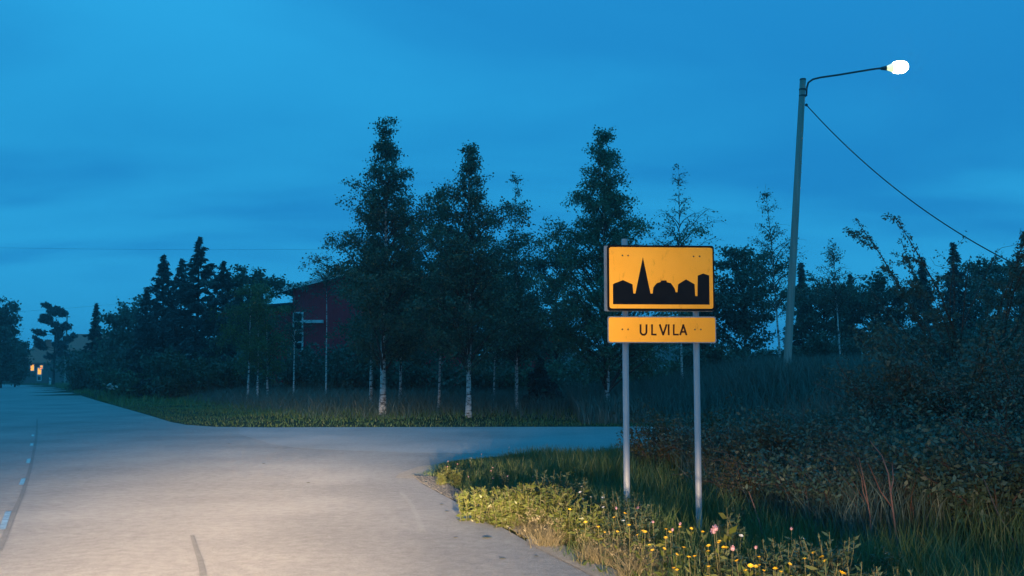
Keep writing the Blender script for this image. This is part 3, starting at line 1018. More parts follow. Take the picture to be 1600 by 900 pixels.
# ------------------------------------------------------------------ the town sign
SY = 10.0
sc = at(1033, 600, SY)
SB = Vector((sc.x, SY, gz(sc.x, SY)))
sign = empty('town_sign', SB, math.radians(3.0))
tag(sign, 'yellow town entry sign with black skyline over a smaller name plate on two grey posts', 'road sign')


def sl(px, py):
    p = at(px, py, SY)
    return (p.x - SB.x, p.z - SB.z)


def sbox(px0, py0, px1, py1):
    a, c = sl(px0, py1), sl(px1, py0)
    return a[0], a[1], c[0], c[1]


for px, top, bot in ((976.5, 373, -0.25), (1088.0, 390, -0.30)):
    x, z = sl(px, top)
    bm = bmesh.new()
    pr = [(math.cos(a) * .031, math.sin(a) * .031) for a in np.linspace(0, 2 * PI, 17)[:-1]]
    lo = [bm.verts.new((x + c, 0.045 + s, bot)) for c, s in pr]
    hi = [bm.verts.new((x + c, 0.045 + s, z)) for c, s in pr]
    for i in range(16):
        bm.faces.new((lo[i], lo[(i + 1) % 16], hi[(i + 1) % 16], hi[i]))
    bm.faces.new(hi)
    o = bm_obj('post', bm, M['galv'], sign, True)

bm = bmesh.new()
prism(bm, rrect(*sbox(943.8, 384.5, 1113.5, 486.5), 0.012), 0.014, -0.004)
bb = bm_obj('back_plate', bm, M['alu'], sign)
bm = bmesh.new()
prism(bm, rrect(*sbox(948.5, 383.8, 1115.5, 486), 0.028), -0.005, -0.022)
panel = bm_obj('sign_panel', bm, M['black'], sign)
bm = bmesh.new()
prism(bm, rrect(*sbox(951.4, 387.0, 1113.0, 482.3), 0.022), -0.0225, -0.0245)
bm_obj('yellow_field', bm, M['signyellow'], panel)
SK = [(255, 522), (255, 380), (325, 352), (393, 382), (399, 446), (413, 446), (466, 190), (520, 446), (535, 446), (540, 403), (564, 372), (592, 364), (596, 354), (632, 353), (636, 366),
      (664, 372), (690, 408), (698, 436), (711, 436), (715, 380), (771, 345), (832, 379), (837, 462), (852, 462), (855, 318), (894, 303), (936, 317), (939, 522)]
bm = bmesh.new()
prism(bm, [sl(900 + a / 4.5, 360 + c / 4.5) for a, c in SK][::-1], -0.025, -0.0265)
bm_obj('skyline_emblem', bm, M['black'], panel)
bm = bmesh.new()
prism(bm, rrect(*sbox(948.6, 494.5, 1118.8, 536), 0.02), -0.004, -0.018)
plate = bm_obj('name_plate', bm, M['alu'], sign)
bm = bmesh.new()
prism(bm, rrect(*sbox(950.4, 496.2, 1117.4, 534.4), 0.02), -0.0185, -0.0205)
bm_obj('yellow_field', bm, M['signyellow'], plate)


def rivet(px, py, y, parent):
    x, z = sl(px, py)
    bm = bmesh.new()
    prism(bm, [(x + .0085 * math.cos(a), z + .0085 * math.sin(a)) for a in np.linspace(0, 2 * PI, 11)[:-1]], y, y - 0.003)
    bm_obj('rivet', bm, M['rivet'], parent)


for q in ((322, 180), (362, 180), (825, 183), (868, 183)):
    rivet(900 + q[0] / 4.5, 360 + q[1] / 4.5, -0.025, panel)
for q in ((322, 697), (362, 697), (835, 697), (877, 697)):
    rivet(900 + q[0] / 4.5, 360 + q[1] / 4.5, -0.021, plate)


def stroke_outline(pts, w):
    """mitred band along a polyline, closed outline."""
    L, R_ = [], []
    for i, p in enumerate(pts):
        p = Vector(p)
        d0 = (p - Vector(pts[i - 1])).normalized() if i else None
        d1 = (Vector(pts[i + 1]) - p).normalized() if i < len(pts) - 1 else None
        d_ = ((d0 or d1) + (d1 or d0)).normalized()
        n_ = Vector((-d_.y, d_.x))
        k_ = 1.0
        if d0 and d1:
            k_ = 1 / max(0.8, n_.dot(Vector((-d1.y, d1.x))))
        L.append(tuple(p + n_ * w / 2 * k_)); R_.append(tuple(p - n_ * w / 2 * k_))
    return L + R_[::-1]


def letter(strokes):
    bm = bmesh.new()
    for j, s in enumerate(strokes):
        pts = [sl(900 + a / 4.5, 360 + c / 4.5) for a, c in s]
        prism(bm, stroke_outline(pts, 0.0175), -0.021, -0.0225 - 0.0003 * j)
    bm_obj('letter', bm, M['letter'], plate)


T_, B_ = 661, 737
uarc = [(471 + 21 * math.cos(a), 714 + 21 * math.sin(a)) for a in np.linspace(PI, 0, 9)]
letter([[(450, T_)] + uarc + [(492, T_)]])
letter([[(531, T_), (531, B_ - 4), (563, B_ - 4)]])
letter([[(585, T_), (611, B_)], [(635, T_), (609, B_)]])
letter([[(649, T_), (649, B_)]])
letter([[(685, T_), (685, B_ - 4), (720, B_ - 4)]])
letter([[(730, B_), (755, T_)], [(776, B_), (751, T_)], [(739, 714), (767, 714)]])

# ------------------------------------------------------------------ street lamp and its cable
LY = 34.0
pb = at(1227, 566, LY)
lb = Vector((pb.x, LY, gz(pb.x, LY)))
lamp = empty('street_lamp', lb)
tag(lamp, 'lit street lamp on a leaning weathered pole with a long curved arm', 'street lamp')


def ll(px, py, Y=LY):
    p = at(px, py, Y)
    return (p.x - lb.x, p.y - lb.y, p.z - lb.z)


tp = ll(1254.5, 125)
P = np.array([[(tp[0] * q, tp[1] * q, -0.3 + (tp[2] + 0.3) * q) for q in np.linspace(0, 1, 8)]])
v, f = tubes(P, (0.135 - 0.035 * np.linspace(0, 1, 8))[None], 14)
pole = np_mesh('pole', v, f, M['pole'], lamp, True)
bm = bmesh.new()
bmesh.ops.create_cone(bm, cap_ends=True, segments=14, radius1=0.112, radius2=0.098, depth=0.05)
for q in bm.verts: q.co += Vector((tp[0], tp[1], tp[2] + 0.02))
bm_obj('pole_cap', bm, M['dark'], lamp)
arm = [ll(1260, 150), ll(1260.5, 138), ll(1263, 129), ll(1270, 124), ll(1282, 121), ll(1310, 117), ll(1340, 112), ll(1368, 107.5), ll(1384, 106)]
v, f = tubes(np.array([arm]), np.full((1, len(arm)), 0.033), 8)
np_mesh('arm', v, f, M['dark'], lamp, True)
for py in (140, 150):
    a = ll(1254, py)
    bm = bmesh.new()
    bmesh.ops.create_cone(bm, cap_ends=True, segments=14, radius1=0.122, radius2=0.122, depth=0.05)
    for q in bm.verts: q.co += Vector((a[0], a[1], a[2]))
    bm_obj('clamp', bm, M['dark'], lamp)


def lathe(prof, n, axis_pt, d, name, material, parent, squash=1.0):
    """profile (s along d, radius) revolved about direction d from axis_pt."""
    d = Vector(d).normalized()
    u = d.cross(Vector((0, 0, 1))).normalized()
    w_ = u.cross(d)
    V = []
    for s, rr in prof:
        for i in range(n):
            a = 2 * PI * i / n
            V.append(Vector(axis_pt) + d * s + u * rr * math.cos(a) + w_ * rr * math.sin(a) * squash)
    k = len(prof)
    F = [(i * n + j, i * n + (j + 1) % n, (i + 1) * n + (j + 1) % n, (i + 1) * n + j) for i in range(k - 1) for j in range(n)]
    return np_mesh(name, np.array(V), np.array(F), material, parent, True)


h0, h1 = ll(1376, 107), ll(1420, 104)
dv = Vector(h1) - Vector(h0)
HL = dv.length
head = lathe([(0, 0.03), (0.02, .055), (HL * .14, .07), (HL * .2, .085)], 14, h0, dv, 'lamp_head', M['dark'], lamp)
lathe([(HL * .18, .06), (HL * .26, .085), (HL * .36, .125), (HL * .43, .16)], 18, h0, dv, 'bowl_neck', M['neck'], head)
lathe([(HL * .42, .158), (HL * .5, .19), (HL * .62, .215), (HL * .76, .215), (HL * .88, .17), (HL * .95, .1), (HL * .98, .005)], 18, h0, dv, 'lamp_bowl', M['lamp'], head, 1.0)

cs, ce = ll(1260, 164), at(1700, 462, 24.0) - lb
cab = []
for q in np.linspace(0, 1, 30):
    cab.append((cs[0] + (ce[0] - cs[0]) * q, cs[1] + (ce[1] - cs[1]) * q, cs[2] + (ce[2] - cs[2]) * q - 0.75 * 4 * q * (1 - q)))
v, f = tubes(np.array([cab]) + np.array(lb), np.full((1, 30), 0.017), 6)
tag(np_mesh('cable', v, f, M['dark'], None, True), 'dark supply cable sagging from the lamp pole down to the right', 'cable')
bm = bmesh.new()
bmesh.ops.create_icosphere(bm, subdivisions=1, radius=0.06)
for q in bm.verts: q.co += Vector(cs)
bm_obj('insulator', bm, M['dark'], lamp)

# far overhead wires crossing the sky on the left
for (pa, pb_, lab) in (((-120, 385), (1120, 378), 'thin overhead wire crossing the sky above the spruces'), ((-60, 492), (540, 430), 'thin overhead wire meeting the grey roadside pole')):
    a, c = at(pa[0], pa[1], 96), at(pb_[0], pb_[1], 96)
    pts = [(a.x + (c.x - a.x) * q, 96, a.z + (c.z - a.z) * q - 0.5 * 4 * q * (1 - q)) for q in np.linspace(0, 1, 24)]
    v, f = tubes(np.array([pts]), np.full((1, 24), 0.007), 4)
    tag(np_mesh('overhead_wire', v, f, M['dark'], None), lab, 'wire', 'overhead wires at the far left')

# grey pole and reflector post at the far bend
p = on(101, 601)
up = empty('utility_pole', (p.x, p.y, gz(p.x, p.y)))
tag(up, 'slim grey roadside pole in front of the pine at the far bend', 'pole')
H = at(101, 492, p.y).z
v, f = tubes(np.array([[(0, 0, -.3), (0, 0, H / 2), (0, 0, H)]]), np.array([[.15, .13, .10]]), 10)
np_mesh('pole', v, f, M['pole'], up, True)
bm = bmesh.new(); box(bm, (-.5, -.05, H - .55), (.5, .05, H - .42)); bm_obj('crossarm', bm, M['pole'], up)
p = on(78, 602)
gp = empty('reflector_post', (p.x, p.y, gz(p.x, p.y)))
tag(gp, 'short white roadside reflector post at the far bend', 'marker post')
k = p.y / F0
bm = bmesh.new()
prism(bm, [(-1.3 * k, -.2), (1.3 * k, -.2), (1.3 * k, 9.5 * k), (-1.3 * k, 12 * k)], -.06, .06)
bm_obj('post', bm, M['whitepaint'], gp)
bm = bmesh.new(); box(bm, (-1.32 * k, -.065, 7.2 * k), (1.32 * k, -.061, 8.8 * k)); bm_obj('reflector', bm, M['dark'], gp)


# ------------------------------------------------------------------ buildings
def gable(bm, x0, x1, y0, y1, z0, ze, xr, zr):
    prism(bm, [(x0, z0), (x1, z0), (x1, ze), (xr, zr), (x0, ze)], y0, y1)


def roof_slab(bm, x0, x1, y0, y1, ze, xr, zr, th=0.14, ov=0.5):
    """two slabs over a gable, overhanging."""
    sL = (zr - ze) / (xr - x0)
    sR = (zr - ze) / (x1 - xr)
    g = 0.01
    pts = [(x0 - ov, ze - ov * sL + g), (xr, zr + g), (x1 + ov, ze - ov * sR + g), (x1 + ov, ze - ov * sR + th), (xr, zr + th), (x0 - ov, ze - ov * sL + th)]
    prism(bm, pts, y0 - ov, y1 + ov)


BY = 72.0
bl = at(455, 600, BY); br = at(725, 600, BY)
x0, x1 = bl.x, br.x
ze = at(455, 452, BY).z
xr = (x0 + x1) / 2
zr = ze + (at(540, 431, BY).z - ze) / (at(540, 431, BY).x - x0) * (xr - x0)
barn = empty('red_barn', (0, 0, 0))
barn.location = (xr, BY, gz(xr, BY))
bx = lambda x: x - xr
zb = barn.location.z
tag(barn, 'dark red barn with a white-edged gable roof behind the left birches', 'barn')
bm = bmesh.new(); gable(bm, bx(x0), bx(x1), 0, 20, -.3, ze - zb, 0, zr - zb); bm_obj('wall', bm, M['redwall'], barn)
bm = bmesh.new(); roof_slab(bm, bx(x0), bx(x1), 0, 20, ze - zb, 0, zr - zb, .18, 0.9); rf = bm_obj('roof', bm, M['roof'], barn)
sl_ = (zr - ze) / (xr - x0)
for sgn in (-1, 1):
    bm = bmesh.new()
    xe = sgn * (xr - x0 + .95)
    zl = ze - zb - .95 * sl_
    prism(bm, [(xe, zl - .10), (sgn * 0.02, zr - zb - .10), (sgn * 0.02, zr - zb + .17), (xe, zl + .17)][::sgn], -.95, -.905)
    bm_obj('bargeboard', bm, M['whitepaint'], rf)
# vertical cladding boards with their gaps
nb = 42
cover = None
for i in range(nb):
    xa = bx(x0) + (x1 - x0) * (i + .5) / nb
    zt = (zr - zb) - abs(xa) * sl_ - 0.05
    bm = bmesh.new(); box(bm, (-.09, -.035, -.2), (.09, -.002, zt)); o = bm_obj('batten', bm, M['redwall'], barn); o.location.x = xa
# window with a white frame, a ledge and a lower window
def framed(px0, py0, px1, py1, mull):
    a, c = at(px0, py1, BY), at(px1, py0, BY)
    w0, z0, w1, z1 = bx(a.x), a.z - zb, bx(c.x), c.z - zb
    bm = bmesh.new(); box(bm, (w0, -.05, z0), (w1, -.04, z1)); o = bm_obj('window', bm, M['glass'], barn)
    bm = bmesh.new()
    t_ = .11
    box(bm, (w0 - t_, -.10, z0), (w0, -.036, z1)); box(bm, (w1, -.10, z0), (w1 + t_, -.036, z1))
    box(bm, (w0 - t_, -.105, z1), (w1 + t_, -.038, z1 + t_)); box(bm, (w0 - t_, -.105, z0 - t_), (w1 + t_, -.038, z0))
    if mull:
        zm = (z0 + z1) / 2
        box(bm, (w0, -.09, zm - .05), (w1, -.052, zm + .05))
    bm_obj('frame', bm, M['whitepaint'], o)


framed(460, 490, 472, 515, True)
framed(459, 521, 472, 548, True)
a, c = at(476, 505, BY), at(506, 500.5, BY)
bm = bmesh.new(); box(bm, (bx(a.x), -.5, a.z - zb), (bx(c.x), -.037, c.z - zb)); bm_obj('ledge', bm, M['whitepaint'], barn)
# lean-to on the far left
la, lc = at(352, 600, BY + 6), at(452, 600, BY + 6)
bm = bmesh.new(); box(bm, (bx(la.x), 5, -.3), (bx(x0) - .01, 15, ze - zb - 1.2)); bm_obj('lean_to_wall', bm, M['redwall'], barn)
bm = bmesh.new(); prism(bm, [(bx(la.x) - .4, ze - zb - 1.19), (bx(x0) - .95, ze - zb - .75), (bx(x0) - .95, ze - zb - .6), (bx(la.x) - .4, ze - zb - 1.04)], 4.5, 15.5); bm_obj('lean_to_roof', bm, M['roof'], barn)

# small red shed whose roof edge shows right of the broad birch
HY = 58.0
x0, x1 = at(795, 600, HY).x, at(866, 600, HY).x
ze = at(866, 527, HY).z
xr = at(808, 500, HY).x
zr = at(815, 511, HY).z
shed = empty('red_shed', ((x0 + x1) / 2, HY, gz(x0, HY)))
bx = lambda x: x - (x0 + x1) / 2
zb = shed.location.z
tag(shed, 'small dark red shed glimpsed behind the little spruce', 'shed')
bm = bmesh.new(); gable(bm, bx(x0), bx(x1), 0, 6, -.3, ze - zb, bx(xr), zr - zb); bm_obj('wall', bm, M['redwall'], shed)
bm = bmesh.new(); roof_slab(bm, bx(x0), bx(x1), 0, 6, ze - zb, bx(xr), zr - zb, .12, .35); rf = bm_obj('roof', bm, M['roof'], shed)
bm = bmesh.new()
sR = (zr - ze) / (x1 - xr)
prism(bm, [(bx(xr), zr - zb - .08), (bx(x1) + .37, ze - zb - .37 * sR - .08), (bx(x1) + .37, ze - zb - .37 * sR + .115), (bx(xr), zr - zb + .115)], -.40, -.355)
bm_obj('bargeboard', bm, M['whitepaint'], rf)


def house(label, Y, px0, px1, py_e, py_r, dpt, wins, roofm, name='house'):
    a, c = at(px0, 598, Y), at(px1, 598, Y)
    xm = (a.x + c.x) / 2
    h = empty(name, (xm, Y, gz(xm, Y)))
    tag(h, label, 'house')
    zb_ = h.location.z
    x0_, x1_ = a.x - xm, c.x - xm
    ze_, zr_ = at(px0, py_e, Y).z - zb_, at(px0, py_r, Y).z - zb_
    bm = bmesh.new(); box(bm, (x0_, 0, -.3), (x1_, dpt, ze_)); bm_obj('wall', bm, M['plaster'], h)
    # ridge runs left to right: front slope faces the road
    bm = bmesh.new()
    pr = [(-0.5, ze_ - .25), (dpt / 2, zr_), (dpt + .5, ze_ - .25), (dpt + .5, ze_ - .05), (dpt / 2, zr_ + .22), (-.5, ze_ - .05)]
    A = [bm.verts.new((x0_ - .5, y, z)) for y, z in pr]
    B = [bm.verts.new((x1_ + .5, y, z)) for y, z in pr]
    bm.faces.new(A); bm.faces.new(B[::-1])
    for i in range(6):
        bm.faces.new((A[i], A[(i + 1) % 6], B[(i + 1) % 6], B[i]))
    rf_ = bm_obj('roof', bm, roofm, h)
    for s in (x0_, x1_):
        bm = bmesh.new()
        e = .02 if s > 0 else -.02
        vs = [bm.verts.new((s - e, y, z)) for y, z in ((.02, ze_), (dpt / 2, zr_), (dpt - .02, ze_))]
        v2_ = [bm.verts.new((s - e * 8, y, z)) for y, z in ((.02, ze_), (dpt / 2, zr_), (dpt - .02, ze_))]
        bm.faces.new(vs); bm.faces.new(v2_[::-1])
        for i in range(3): bm.faces.new((vs[i], vs[(i + 1) % 3], v2_[(i + 1) % 3], v2_[i]))
        bm_obj('gable_end', bm, M['plaster'], h)
    bm = bmesh.new(); box(bm, (-.5, dpt / 2 - .5, zr_ - .4), (.4, dpt / 2 + .4, zr_ + 1.3)); bm_obj('chimney', bm, M['tile'], rf_)
    for (u0, v0, u1, v1, lit) in wins:
        p0, p1 = at(u0, v1, Y), at(u1, v0, Y)
        bm = bmesh.new(); box(bm, (p0.x - xm, -.06, p0.z - zb_), (p1.x - xm, -.03, p1.z - zb_)); w_ = bm_obj('lit_window' if lit else 'window', bm, M['window'] if lit else M['glass'], h)
        bm = bmesh.new()
        t_ = .14
        X0, Z0, X1, Z1 = p0.x - xm, p0.z - zb_, p1.x - xm, p1.z - zb_
        box(bm, (X0 - t_, -.08, Z0 - t_), (X0, -.01, Z1 + t_)); box(bm, (X1, -.08, Z0 - t_), (X1 + t_, -.01, Z1 + t_))
        box(bm, (X0, -.079, Z1), (X1, -.011, Z1 + t_)); box(bm, (X0, -.079, Z0 - t_), (X1, -.011, Z0))
        bm_obj('frame', bm, M['whitepaint'], w_)
    return h


house('pale house with a dull red roof and two lit windows at the road end', 178, 36, 74, 566, 541, 9,
      [(48, 570, 53.5, 579, True), (59, 575, 65, 585, True), (63, 571, 67, 576, True), (59, 588, 64, 594, False)], M['tile'])
house('further house with a brighter red roof half hidden right of the grey pole', 200, 104, 150, 547, 522, 10, [(112, 555, 118, 562, False)], M['tile'])

# ------------------------------------------------------------------ verge plants and flowers
def copy_tree(o, parent=None):
    c = o.copy()
    C.objects.link(c)
    c.parent = parent
    for ch in o.children:
        copy_tree(ch, c)
    return c


def herb_proto(name, seed, H, stems, half, nleaf, lsize, leaf_mat, stem_mat, aspect=.32, flower=None, nfl=1, fsize=.02):
    r = np.random.default_rng(seed)
    root = empty(name)
    st = np.column_stack([r.normal(0, half * .2, stems), r.normal(0, half * .2, stems), np.full(stems, -.04)])
    az = r.uniform(0, 2 * PI, stems)
    L = H * r.uniform(.7, 1.1, stems)
    L[0] = H * 1.02
    tilt = np.arctan2(H, half * r.uniform(.1, 1.0, stems))
    limbs = shoots(r, st, az, np.full(stems, 1.45), tilt, L, 6, .06)
    v, f = tubes(limbs, taper(limbs, .0035, .0018), 4)
    np_mesh('stem' if stems == 1 else 'stems', v, f, M[stem_mat], root, True)
    if nleaf:
        idx = r.integers(0, stems, nleaf)
        c = interp(limbs, idx, r.uniform(.12, .97, nleaf))
        a = r.uniform(0, 2 * PI, nleaf); e = r.uniform(-.2, 1.0, nleaf)
        A = np.stack([np.cos(e) * np.cos(a), np.cos(e) * np.sin(a), np.sin(e)], 1)
        s = lsize * r.uniform(.6, 1.3, nleaf)
        v, f = diamonds(r, c + A * (s * .5)[:, None], A, s, aspect)
        np_mesh('foliage', v, f, M[leaf_mat], root)
    if flower:
        for q in range(nfl):
            tip = limbs[q % stems, -1]
            me = flower_mesh(flower, fsize * r.uniform(.8, 1.15), seed + q)
            o = link_mesh('flower_head', me, None, root)
            o.location = tip
            o.rotation_euler = (r.normal(.35, .3), r.normal(0, .3), r.uniform(0, 6))
    return root


def flower_mesh(kind, s, seed):
    bm = bmesh.new()
    n = 11
    mat_ = {'yellow': M['yellow'], 'pink': M['pink'], 'white': M['white']}[kind]
    if kind in ('yellow', 'white'):
        for ringi, (ro, zo, a0) in enumerate(((1.0, 0.1, 0), (.72, .28, .28))):
            for i in range(n):
                a = 2 * PI * i / n + a0
                w_ = .26
                c_, s_ = math.cos(a), math.sin(a)
                pt = lambda rr, tt, z: bm.verts.new(((c_ * rr - s_ * tt) * s, (s_ * rr + c_ * tt) * s, z * s))
                bm.faces.new((pt(.08, 0, 0.02 + .02 * ringi), pt(ro * .7, -w_, zo), pt(ro, 0, zo * 1.5), pt(ro * .7, w_, zo)))
        ret = bmesh.ops.create_icosphere(bm, subdivisions=1, radius=s * .34)
        for q in ret['verts']: q.co.z = q.co.z * .7 + s * .16
    else:
        r = random.Random(seed)
        for i in range(26):
            a, e = r.uniform(0, 2 * PI), r.uniform(.0, 1.5)
            d_ = Vector((math.cos(a) * math.cos(e), math.sin(a) * math.cos(e), math.sin(e)))
            t_ = d_.cross(Vector((.3, .5, .8))).normalized() * .2
            vs = [bm.verts.new(p_ * s) for p_ in (d_ * .1, d_ * .7 + t_, d_ * r.uniform(.9, 1.1), d_ * .7 - t_)]
            bm.faces.new(vs)
        bmesh.ops.create_icosphere(bm, subdivisions=1, radius=s * .6)
    me = bpy.data.meshes.new('flower_head')
    bm.to_mesh(me); bm.free()
    me.materials.append(mat_)
    return me


def stand(px, py, hgt):
    """Ground point of a plant of height hgt whose top shows at (px, py)."""
    z = 0.0
    for _ in range(6):
        p = on(px, py, z + hgt)
        z = gz(p.x, p.y)
    return p.x, p.y, z


used = set()


def zone(px):
    return 'left of the left sign post' if px < 965 else 'at the feet of the two sign posts' if px < 1105 else 'right of the right sign post'


def put(proto, x, y, z, sc_, rz, label, cat, group):
    o = copy_tree(proto) if proto.name in used else proto
    used.add(proto.name)
    o.location = (x, y, z)
    o.rotation_euler = (0, 0, rz)
    o.scale = (sc_, sc_, sc_)
    return tag(o, label, cat, group)


rnd = random.Random(3)
# bright leafy clumps along the gravel
leafy = [herb_proto('leafy_weed', 600 + i, .36, 20, .24, 620, .05, 'herb', 'stem') for i in range(3)]
LEAFY = [(745, 762, .9), (765, 760, .9), (790, 758, 1.0), (815, 756, 1.0), (842, 752, 1.05), (868, 755, 1.0), (885, 762, 1.0), (830, 768, .9), (772, 772, .8), (800, 772, .85), (858, 772, .9), (730, 766, .7),
         (905, 782, .9), (880, 790, .8), (925, 795, .85), (700, 730, .5), (715, 735, .55), (690, 738, .5)]
for i, (px, py, s) in enumerate(LEAFY):
    s *= 1.15
    x, y, z = stand(px, py - 4, .36 * s)
    put(leafy[i % 3], x, y, z, s, rnd.uniform(0, 6), 'bright yellow-green leafy weed clump lit at the gravel edge', 'weed', 'bright leafy weeds by the gravel')
# beige dry tufts nearer the camera
dry = []
for i in range(3):
    r = np.random.default_rng(640 + i)
    root = empty('dry_grass_tuft')
    n = 150
    Pn = r.normal(0, .07, (n, 2))
    blades('blades', Pn, np.full(n, -.03), r.uniform(.14, .32, n), r.uniform(.004, .008, n), 1.2, M['dry'], 650 + i, None, root)
    ps = shoots(r, np.column_stack([Pn[:9], np.full(9, -.03)]), r.uniform(0, 6, 9), np.full(9, 1.4), r.uniform(.9, 1.3, 9), r.uniform(.25, .4, 9), 5, .06)
    v, f = tubes(ps, taper(ps, .0025, .0015), 3)
    v2, f2 = diamonds(r, np.repeat(ps[:, -1], 10, 0) + r.normal(0, .014, (90, 3)), unit(r.normal(size=(90, 3)) + (0, 0, 1.5)), np.full(90, .022), .4)
    np_mesh('seed_heads', *join_vf((v, f), (v2, f2)), M['dry'], root)
    dry.append(root)
k = 0
for q in range(34):
    y = rnd.uniform(6.8, 9.9)
    x = float(np.interp(y, [7.2, 8.7, 10.8], [0.63, 0.16, -0.4])) + rnd.uniform(.08, .30 + .5 * rnd.random())
    s = rnd.uniform(.35, .8)
    z = gz(x, y)
    put(dry[k % 3], x, y, z, s, rnd.uniform(0, 6), 'pale dry grass tuft at the asphalt edge in the headlights', 'grass tuft', 'dry tufts along the asphalt edge'); k += 1
# mid-height green herbs with the flowers
herb = [herb_proto('green_weed', 660 + i, .42, 13, .2, 420, .042, 'herbdk', 'stem') for i in range(3)]
for q in range(70):
    px = rnd.uniform(760, 1420)
    py = 735 + max(0, px - 880) * .24 + rnd.uniform(-8, 60)
    if 1030 < px < 1140: py = max(py, 846)
    s = rnd.uniform(.6, 1.1)
    if px < 900 and py > 745: s *= .6
    x, y, z = stand(px, py, .42 * s)
    if road_dist(np.array([[x, y]]))[0] < .45 or y > 17.5: continue
    put(herb[q % 3], x, y, z, s, rnd.uniform(0, 6), 'dark green leafy weed in the flowering verge ' + zone(px), 'weed', 'green weeds of the near verge')

yel = [herb_proto('yellow_flower', 680 + i, .40, 1, .10, 14, .07, 'herb', 'stem', flower='yellow', fsize=.018) for i in range(3)]
YEL = [(952, 801), (909, 807), (972, 797), (968, 826), (996, 822), (1004, 830), (1053, 825), (903, 728), (887, 791), (1084, 860), (1070, 850), (1109, 856), (1084, 861), (1124, 875), (1163, 868), (1175, 878),
       (1278, 853), (1292, 863), (1114, 838), (1054, 821), (1078, 819), (1095, 894), (1212, 887), (1245, 894), (1008, 846), (1030, 835), (1047, 858), (985, 812), (940, 818), (1140, 852), (1190, 862), (1152, 890), (1225, 872), (1060, 880), (1128, 842)]
YEL += [(a + rnd.uniform(-26, 26), c + rnd.uniform(-10, 16)) for a, c in YEL[14:]]
for i, (px, py) in enumerate(YEL):
    s = .62 if py < 745 else rnd.uniform(.75, 1.0)
    x, y, z = stand(px, py, .40 * s)
    put(yel[i % 3], x, y, z, s, rnd.uniform(0, 6), 'small yellow flower on a thin stem ' + zone(px), 'flower', 'yellow flowers of the verge')
big = herb_proto('yellow_flower', 690, .40, 1, .06, 12, .08, 'herbdk', 'stem', flower='yellow', fsize=.03)
x, y, z = stand(1323, 887, .40)
put(big, x, y, z, 1.0, 0, 'largest yellow flower, alone on the right in front of the dark bush', 'flower', 'yellow flowers of the verge')
pink = [herb_proto('pink_flower', 700 + i, .42, 1, .12, 10, .06, 'herbdk', 'stem', flower='pink', fsize=.017) for i in range(3)]
PINK = [(710, 722), (694, 726), (752, 707), (774, 728), (763, 732), (843, 743), (856, 740), (883, 738), (794, 742), (764, 744), (830, 742), (950, 788), (984, 786), (1021, 806), (1043, 819), (1048, 811), (1242, 821), (700, 718), (738, 742), (860, 748), (1180, 845)]
for i, (px, py) in enumerate(PINK):
    s = (.62 if py < 760 else .9)
    x, y, z = stand(px, py, .42 * s)
    put(pink[i % 3], x, y, z, s, rnd.uniform(0, 6), 'small pink clover-like flower head in the grass ' + zone(px), 'flower', 'pink flowers of the verge')
bigp = herb_proto('pink_flower', 720, .5, 3, .16, 16, .07, 'herb', 'stem', flower='pink', nfl=3, fsize=.028)
x, y, z = stand(1137, 815, .5)
put(bigp, x, y, z, 1.0, 0, 'triple-headed pink flower, largest of the pink ones, right of the right sign post', 'flower', 'pink flowers of the verge')
whi = [herb_proto('white_flower', 730 + i, .40, 1, .12, 9, .06, 'herbdk', 'stem', flower='white', fsize=.017) for i in range(2)]
WHI = [(897, 756), (907, 763), (926, 773), (940, 771), (990, 808), (1147, 829), (916, 776), (880, 715), (912, 683), (796, 697), (735, 713), (948, 786), (1030, 812), (1250, 836)]
for i, (px, py) in enumerate(WHI):
    s = .6 if py < 730 else .85
    x, y, z = stand(px, py, .40 * s)
    if y > 17.6 or road_dist(np.array([[x, y]]))[0] < .1: continue
    put(whi[i % 2], x, y, z, s, rnd.uniform(0, 6), 'tiny white flower head in the grass ' + zone(px), 'flower', 'white flowers of the verge')
# pale-leaved single stalk beside the right post
stalk = herb_proto('pale_leaved_stalk', 740, .55, 2, .22, 22, .075, 'herb', 'stem', aspect=.6)
x, y, z = stand(1142, 786, .55)
put(stalk, x, y, z, 1.0, 0, 'thin slanting stalk with pale leaf tufts right of the right sign post', 'plant', None)
pale = herb_proto('pale_flowering_clump', 750, .9, 14, .8, 160, .16, 'fgrass', 'stem', flower='white', nfl=12, fsize=.12)
p = on(160, 624)
put(pale, p.x + .6, p.y, gz(p.x + .6, p.y), 1.0, 0, 'pale flowering clump on the grass verge of the bend', 'plant', None)


def bare(label, pts, rad, material):
    """bare branching stem; pts: list of pixel polylines at depth Y."""
    (px, py, Y) = pts[0][0]
    b0 = at(px, py, Y)
    root = empty('bare_stem', b0)
    tag(root, label, 'dead stem', 'bare stems in front of the thicket')
    for i, pl in enumerate(pts):
        P_ = np.array([[at(a, c_, Y_) - b0 for a, c_, Y_ in pl]])
        n_ = P_.shape[1]
        v_, f_ = tubes(P_, np.linspace(rad if i == 0 else rad * .6, rad * .35, n_)[None], 5)
        np_mesh('stem' if i == 0 else 'side_shoot', v_, f_, material, root, True)


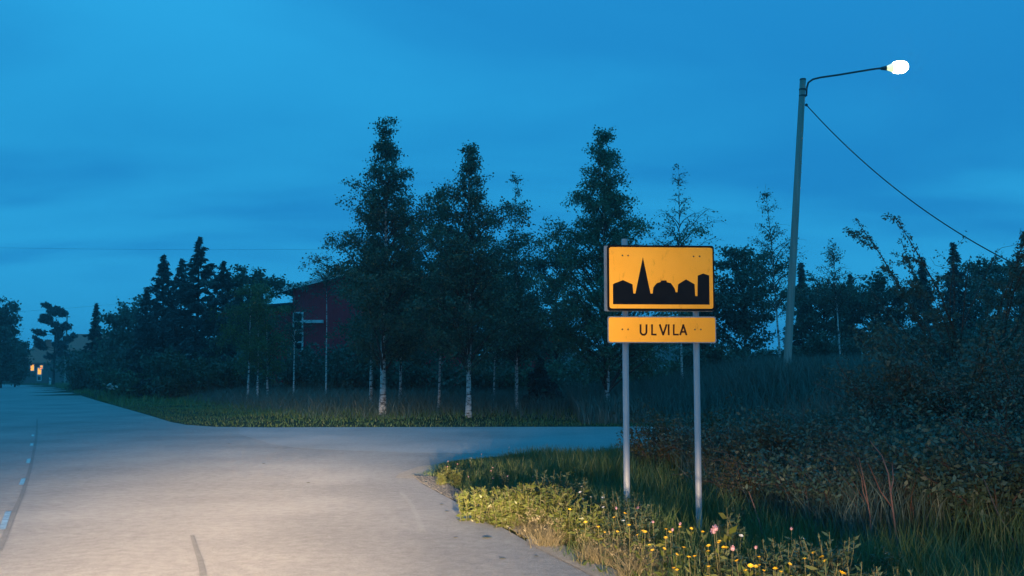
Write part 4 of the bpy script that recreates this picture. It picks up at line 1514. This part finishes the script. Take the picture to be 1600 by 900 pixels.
bare('forked red-brown bare stem in front of the dark bush', [[(1405, 862, 8.8), (1398, 820, 8.8), (1393, 780, 8.85), (1388, 740, 8.9), (1378, 712, 9.0), (1360, 690, 9.1)], [(1392, 790, 8.85), (1376, 768, 8.8), (1366, 745, 8.75), (1357, 725, 8.7)], [(1391, 772, 8.85), (1396, 750, 8.9), (1394, 725, 9.0)]], .011, M['redtwig'])
bare('second reddish stem left of the forked one', [[(1362, 862, 9.1), (1360, 810, 9.1), (1352, 760, 9.1), (1342, 715, 9.2)], [(1357, 790, 9.1), (1349, 770, 9.1), (1346, 745, 9.1)]], .009, M['redtwig'])
bare('long pale leaning stem near the right edge', [[(1600, 875, 8.5), (1578, 835, 8.6), (1556, 795, 8.7), (1540, 755, 8.8), (1530, 735, 8.9)]], .008, M['twig'])
bare('short brown broken stem right of the pink flowers', [[(1195, 850, 9.2), (1186, 815, 9.2), (1178, 790, 9.25), (1170, 768, 9.3)]], .010, M['redtwig'])
bare('thin bent stem in the lower right corner', [[(1478, 905, 8.3), (1466, 870, 8.3), (1450, 845, 8.35), (1430, 835, 8.4)]], .006, M['twig'])

# fallen leaves on the asphalt
lm = bpy.data.meshes.new('fallen_leaf')
bm = bmesh.new()
ring = [(-.05, 0), (-.025, .016), (.01, .02), (.05, .004), (.012, -.018), (-.028, -.014)]
vs = [bm.verts.new((x, y, .004 + .35 * abs(y))) for i, (x, y) in enumerate(ring)]
cv = bm.verts.new((0, 0, .002))
for i in range(6): bm.faces.new((cv, vs[i], vs[(i + 1) % 6]))
bm.to_mesh(lm); bm.free(); lm.materials.append(M['dry'])
for i, (px, py, s, lab) in enumerate([(761, 842, 1.0, 'long tan fallen leaf lying on the asphalt by the verge'), (712, 841, .5, 0), (698, 800, .5, 0), (785, 874, .6, 0), (838, 870, .5, 0), (690, 789, .5, 0), (358, 694, .7, 0), (412, 725, .6, 0), (482, 755, .6, 0), (915, 878, .8, 0)]):
    p = on(px, py)
    o = bpy.data.objects.new('fallen_leaf', lm); C.objects.link(o)
    o.location = (p.x, p.y, 0.003); o.rotation_euler = (0, 0, rnd.uniform(-.3, .3)); o.scale = (s, s, s)
    tag(o, lab or 'tiny pale leaf speck lying on the asphalt', 'leaf', 'fallen leaves on the asphalt')

# ------------------------------------------------------------------ thin evening mist
bm = bmesh.new()
box(bm, (-520, -90, -1.6), (520, 440, 17.5))
hz = bm_obj('haze', bm, None)
hm = bpy.data.materials.new('evening_mist')
hm.use_nodes = True
hn = hm.node_tree
hn.nodes.clear()
hv = hn.nodes.new('ShaderNodeVolumePrincipled')
hv.inputs['Color'].default_value = (0.90, 0.93, 0.97, 1)
hv.inputs['Density'].default_value = HAZE
hv.inputs['Anisotropy'].default_value = 0.55
ho = hn.nodes.new('ShaderNodeOutputMaterial')
hn.links.new(hv.outputs[0], ho.inputs['Volume'])
hz.data.materials.append(hm)
tag(hz, 'thin blue evening mist over the road and the wood', 'haze', kind='stuff')
